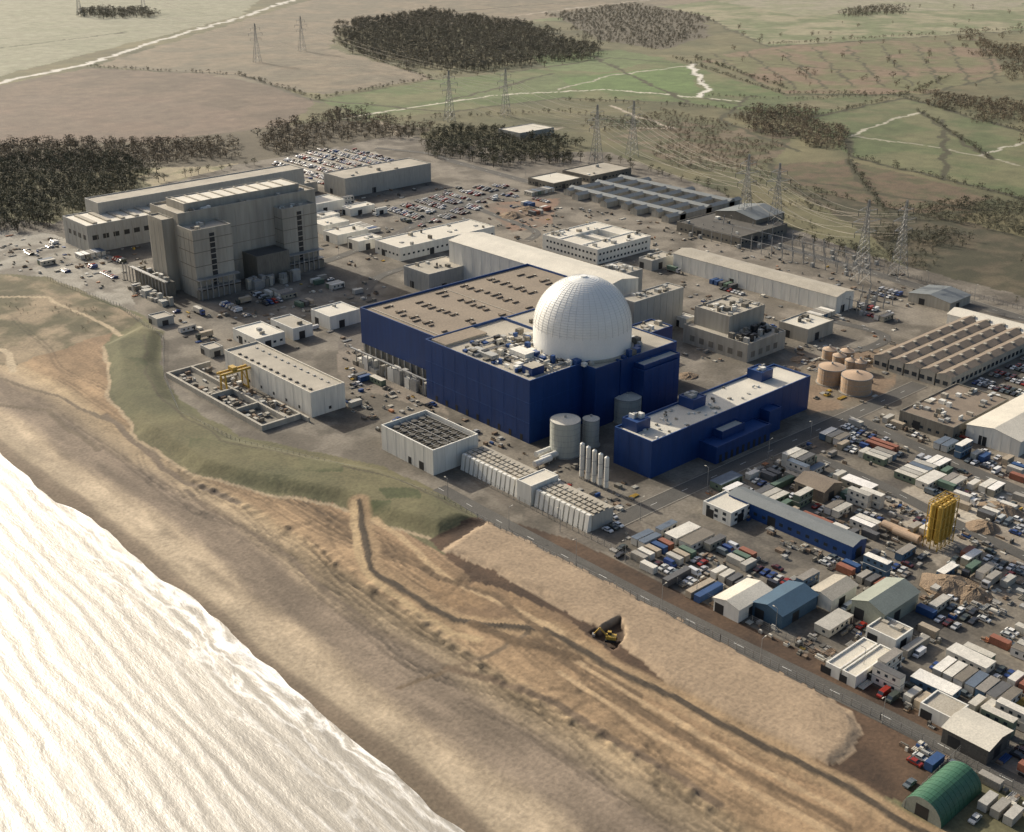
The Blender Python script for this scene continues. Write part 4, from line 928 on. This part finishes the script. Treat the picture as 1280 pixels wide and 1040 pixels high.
forest('deciduous_wood',ppts(((1190,40),(1260,60),(1400,50),(1400,120),(1280,100),(1240,75)),9,.9),TB,'leaf2',.6,1.2)
forest('scrub_thicket',ppts(((1120,262),(1240,250),(1400,255),(1400,360),(1230,322),(1100,300)),4.8,.85,.25),TB,'leaf',.25,.7)
forest('scrub_thicket',ppts(((740,150),(840,135),(980,190),(960,230),(870,215),(760,185)),5,.7,.45),TB,'leaf2',.2,.5)
forest('scrub_thicket',ppts(((950,215),(1100,278),(1290,348),(1290,385),(1120,335),(985,290)),5,.7,.45),TB,'leaf',.2,.5)
forest('scrub_thicket',ppts(((0,345),(150,400),(130,425),(0,380)),4,.35,.4),TB,'leaf2',.1,.2)
hd=[]
for pl in [[(110,84),(300,94),(400,125)],[(390,125),(540,98),(760,68)],[(840,72),(980,118),(1140,118)],[(960,56),(1280,36)],[(868,72),(985,112)],[(1000,150),(1130,120),(1190,95)],[(1060,195),(1240,240),(1280,250)],[(985,232),(1200,280),(1240,245)],[(540,148),(700,140),(850,165)],[(430,60),(540,100)],[(380,160),(470,130)],[(880,120),(1000,125),(1140,118)],[(1100,272),(1210,275)],[(700,125),(900,135),(1000,150)],[(1130,122),(1280,166)],[(1060,200),(1110,270)],[(1150,140),(1240,200)]]: hd+=hpts(pl,4.5,2.2,.85)
forest('hedgerow',hd,TB,'leaf',.25,.7)
hd=[]
for _ in range(50):
    u,v=random.uniform(860,1290),random.uniform(5,110); hd.append(S(u,v))
for pl in [[(940,48),(1060,42)],[(960,98),(1050,90)],[(1080,100),(1140,112)],[(1190,62),(1280,40)],[(600,95),(760,72)],[(1000,92),(1010,112)]]: hd+=hpts(pl,22,8,.8)
forest('field_trees',hd,TB,'leaf2',.5,1.2)
hd=hpts([(170,232),(260,215),(330,205)],8)+hpts([(500,168),(640,178)],9,8)+hpts([(0,190),(200,180)],8,6)+hpts([(740,200),(860,225),(960,262)],10,8)+hpts([(1000,300),(1120,330)],9,5); forest('tree_belt',hd,TP,'leaf',.5,.9)
# ---------------------------------------------------------------- light, camera
az_c=math.radians(-44); sxc,syc=math.sin(az_c),math.cos(az_c)
sx,sy=sxc*AX+syc*AY,-sxc*AY+syc*AX; el=math.radians(27)
sd=Vector((sx*math.cos(el),sy*math.cos(el),math.sin(el)))
l=bpy.data.lights.new('sun','SUN'); l.energy=5.0; l.angle=math.radians(.5); l.color=(1,.92,.78)
o=bpy.data.objects.new('sun',l); o.rotation_euler=sd.to_track_quat('Z','Y').to_euler(); sc.collection.objects.link(o)
w=bpy.data.worlds.new('World'); sc.world=w; w.use_nodes=True; nt=w.node_tree; bg=nt.nodes['Background']; sk=nt.nodes.new('ShaderNodeTexSky'); sk.sky_type='NISHITA'; sk.sun_disc=False; sk.sun_elevation=el; sk.sun_rotation=math.atan2(sx,sy); sk.dust_density=5; sk.air_density=1.0
nt.links.new(sk.outputs[0],bg.inputs[0]); bg.inputs[1].default_value=.135
cam=bpy.data.cameras.new('camera'); cam.sensor_fit='HORIZONTAL'; cam.sensor_width=36; cam.lens=36*F/1280; cam.clip_start=1; cam.clip_end=40000
o=bpy.data.objects.new('camera',cam); o.location=(0,0,CH); o.rotation_euler=Vector((AY*CT,AX*CT,-ST)).to_track_quat('-Z','Y').to_euler(); sc.collection.objects.link(o); sc.camera=o
sc.view_settings.view_transform='Standard'; sc.view_settings.look='None'; sc.view_settings.exposure=0
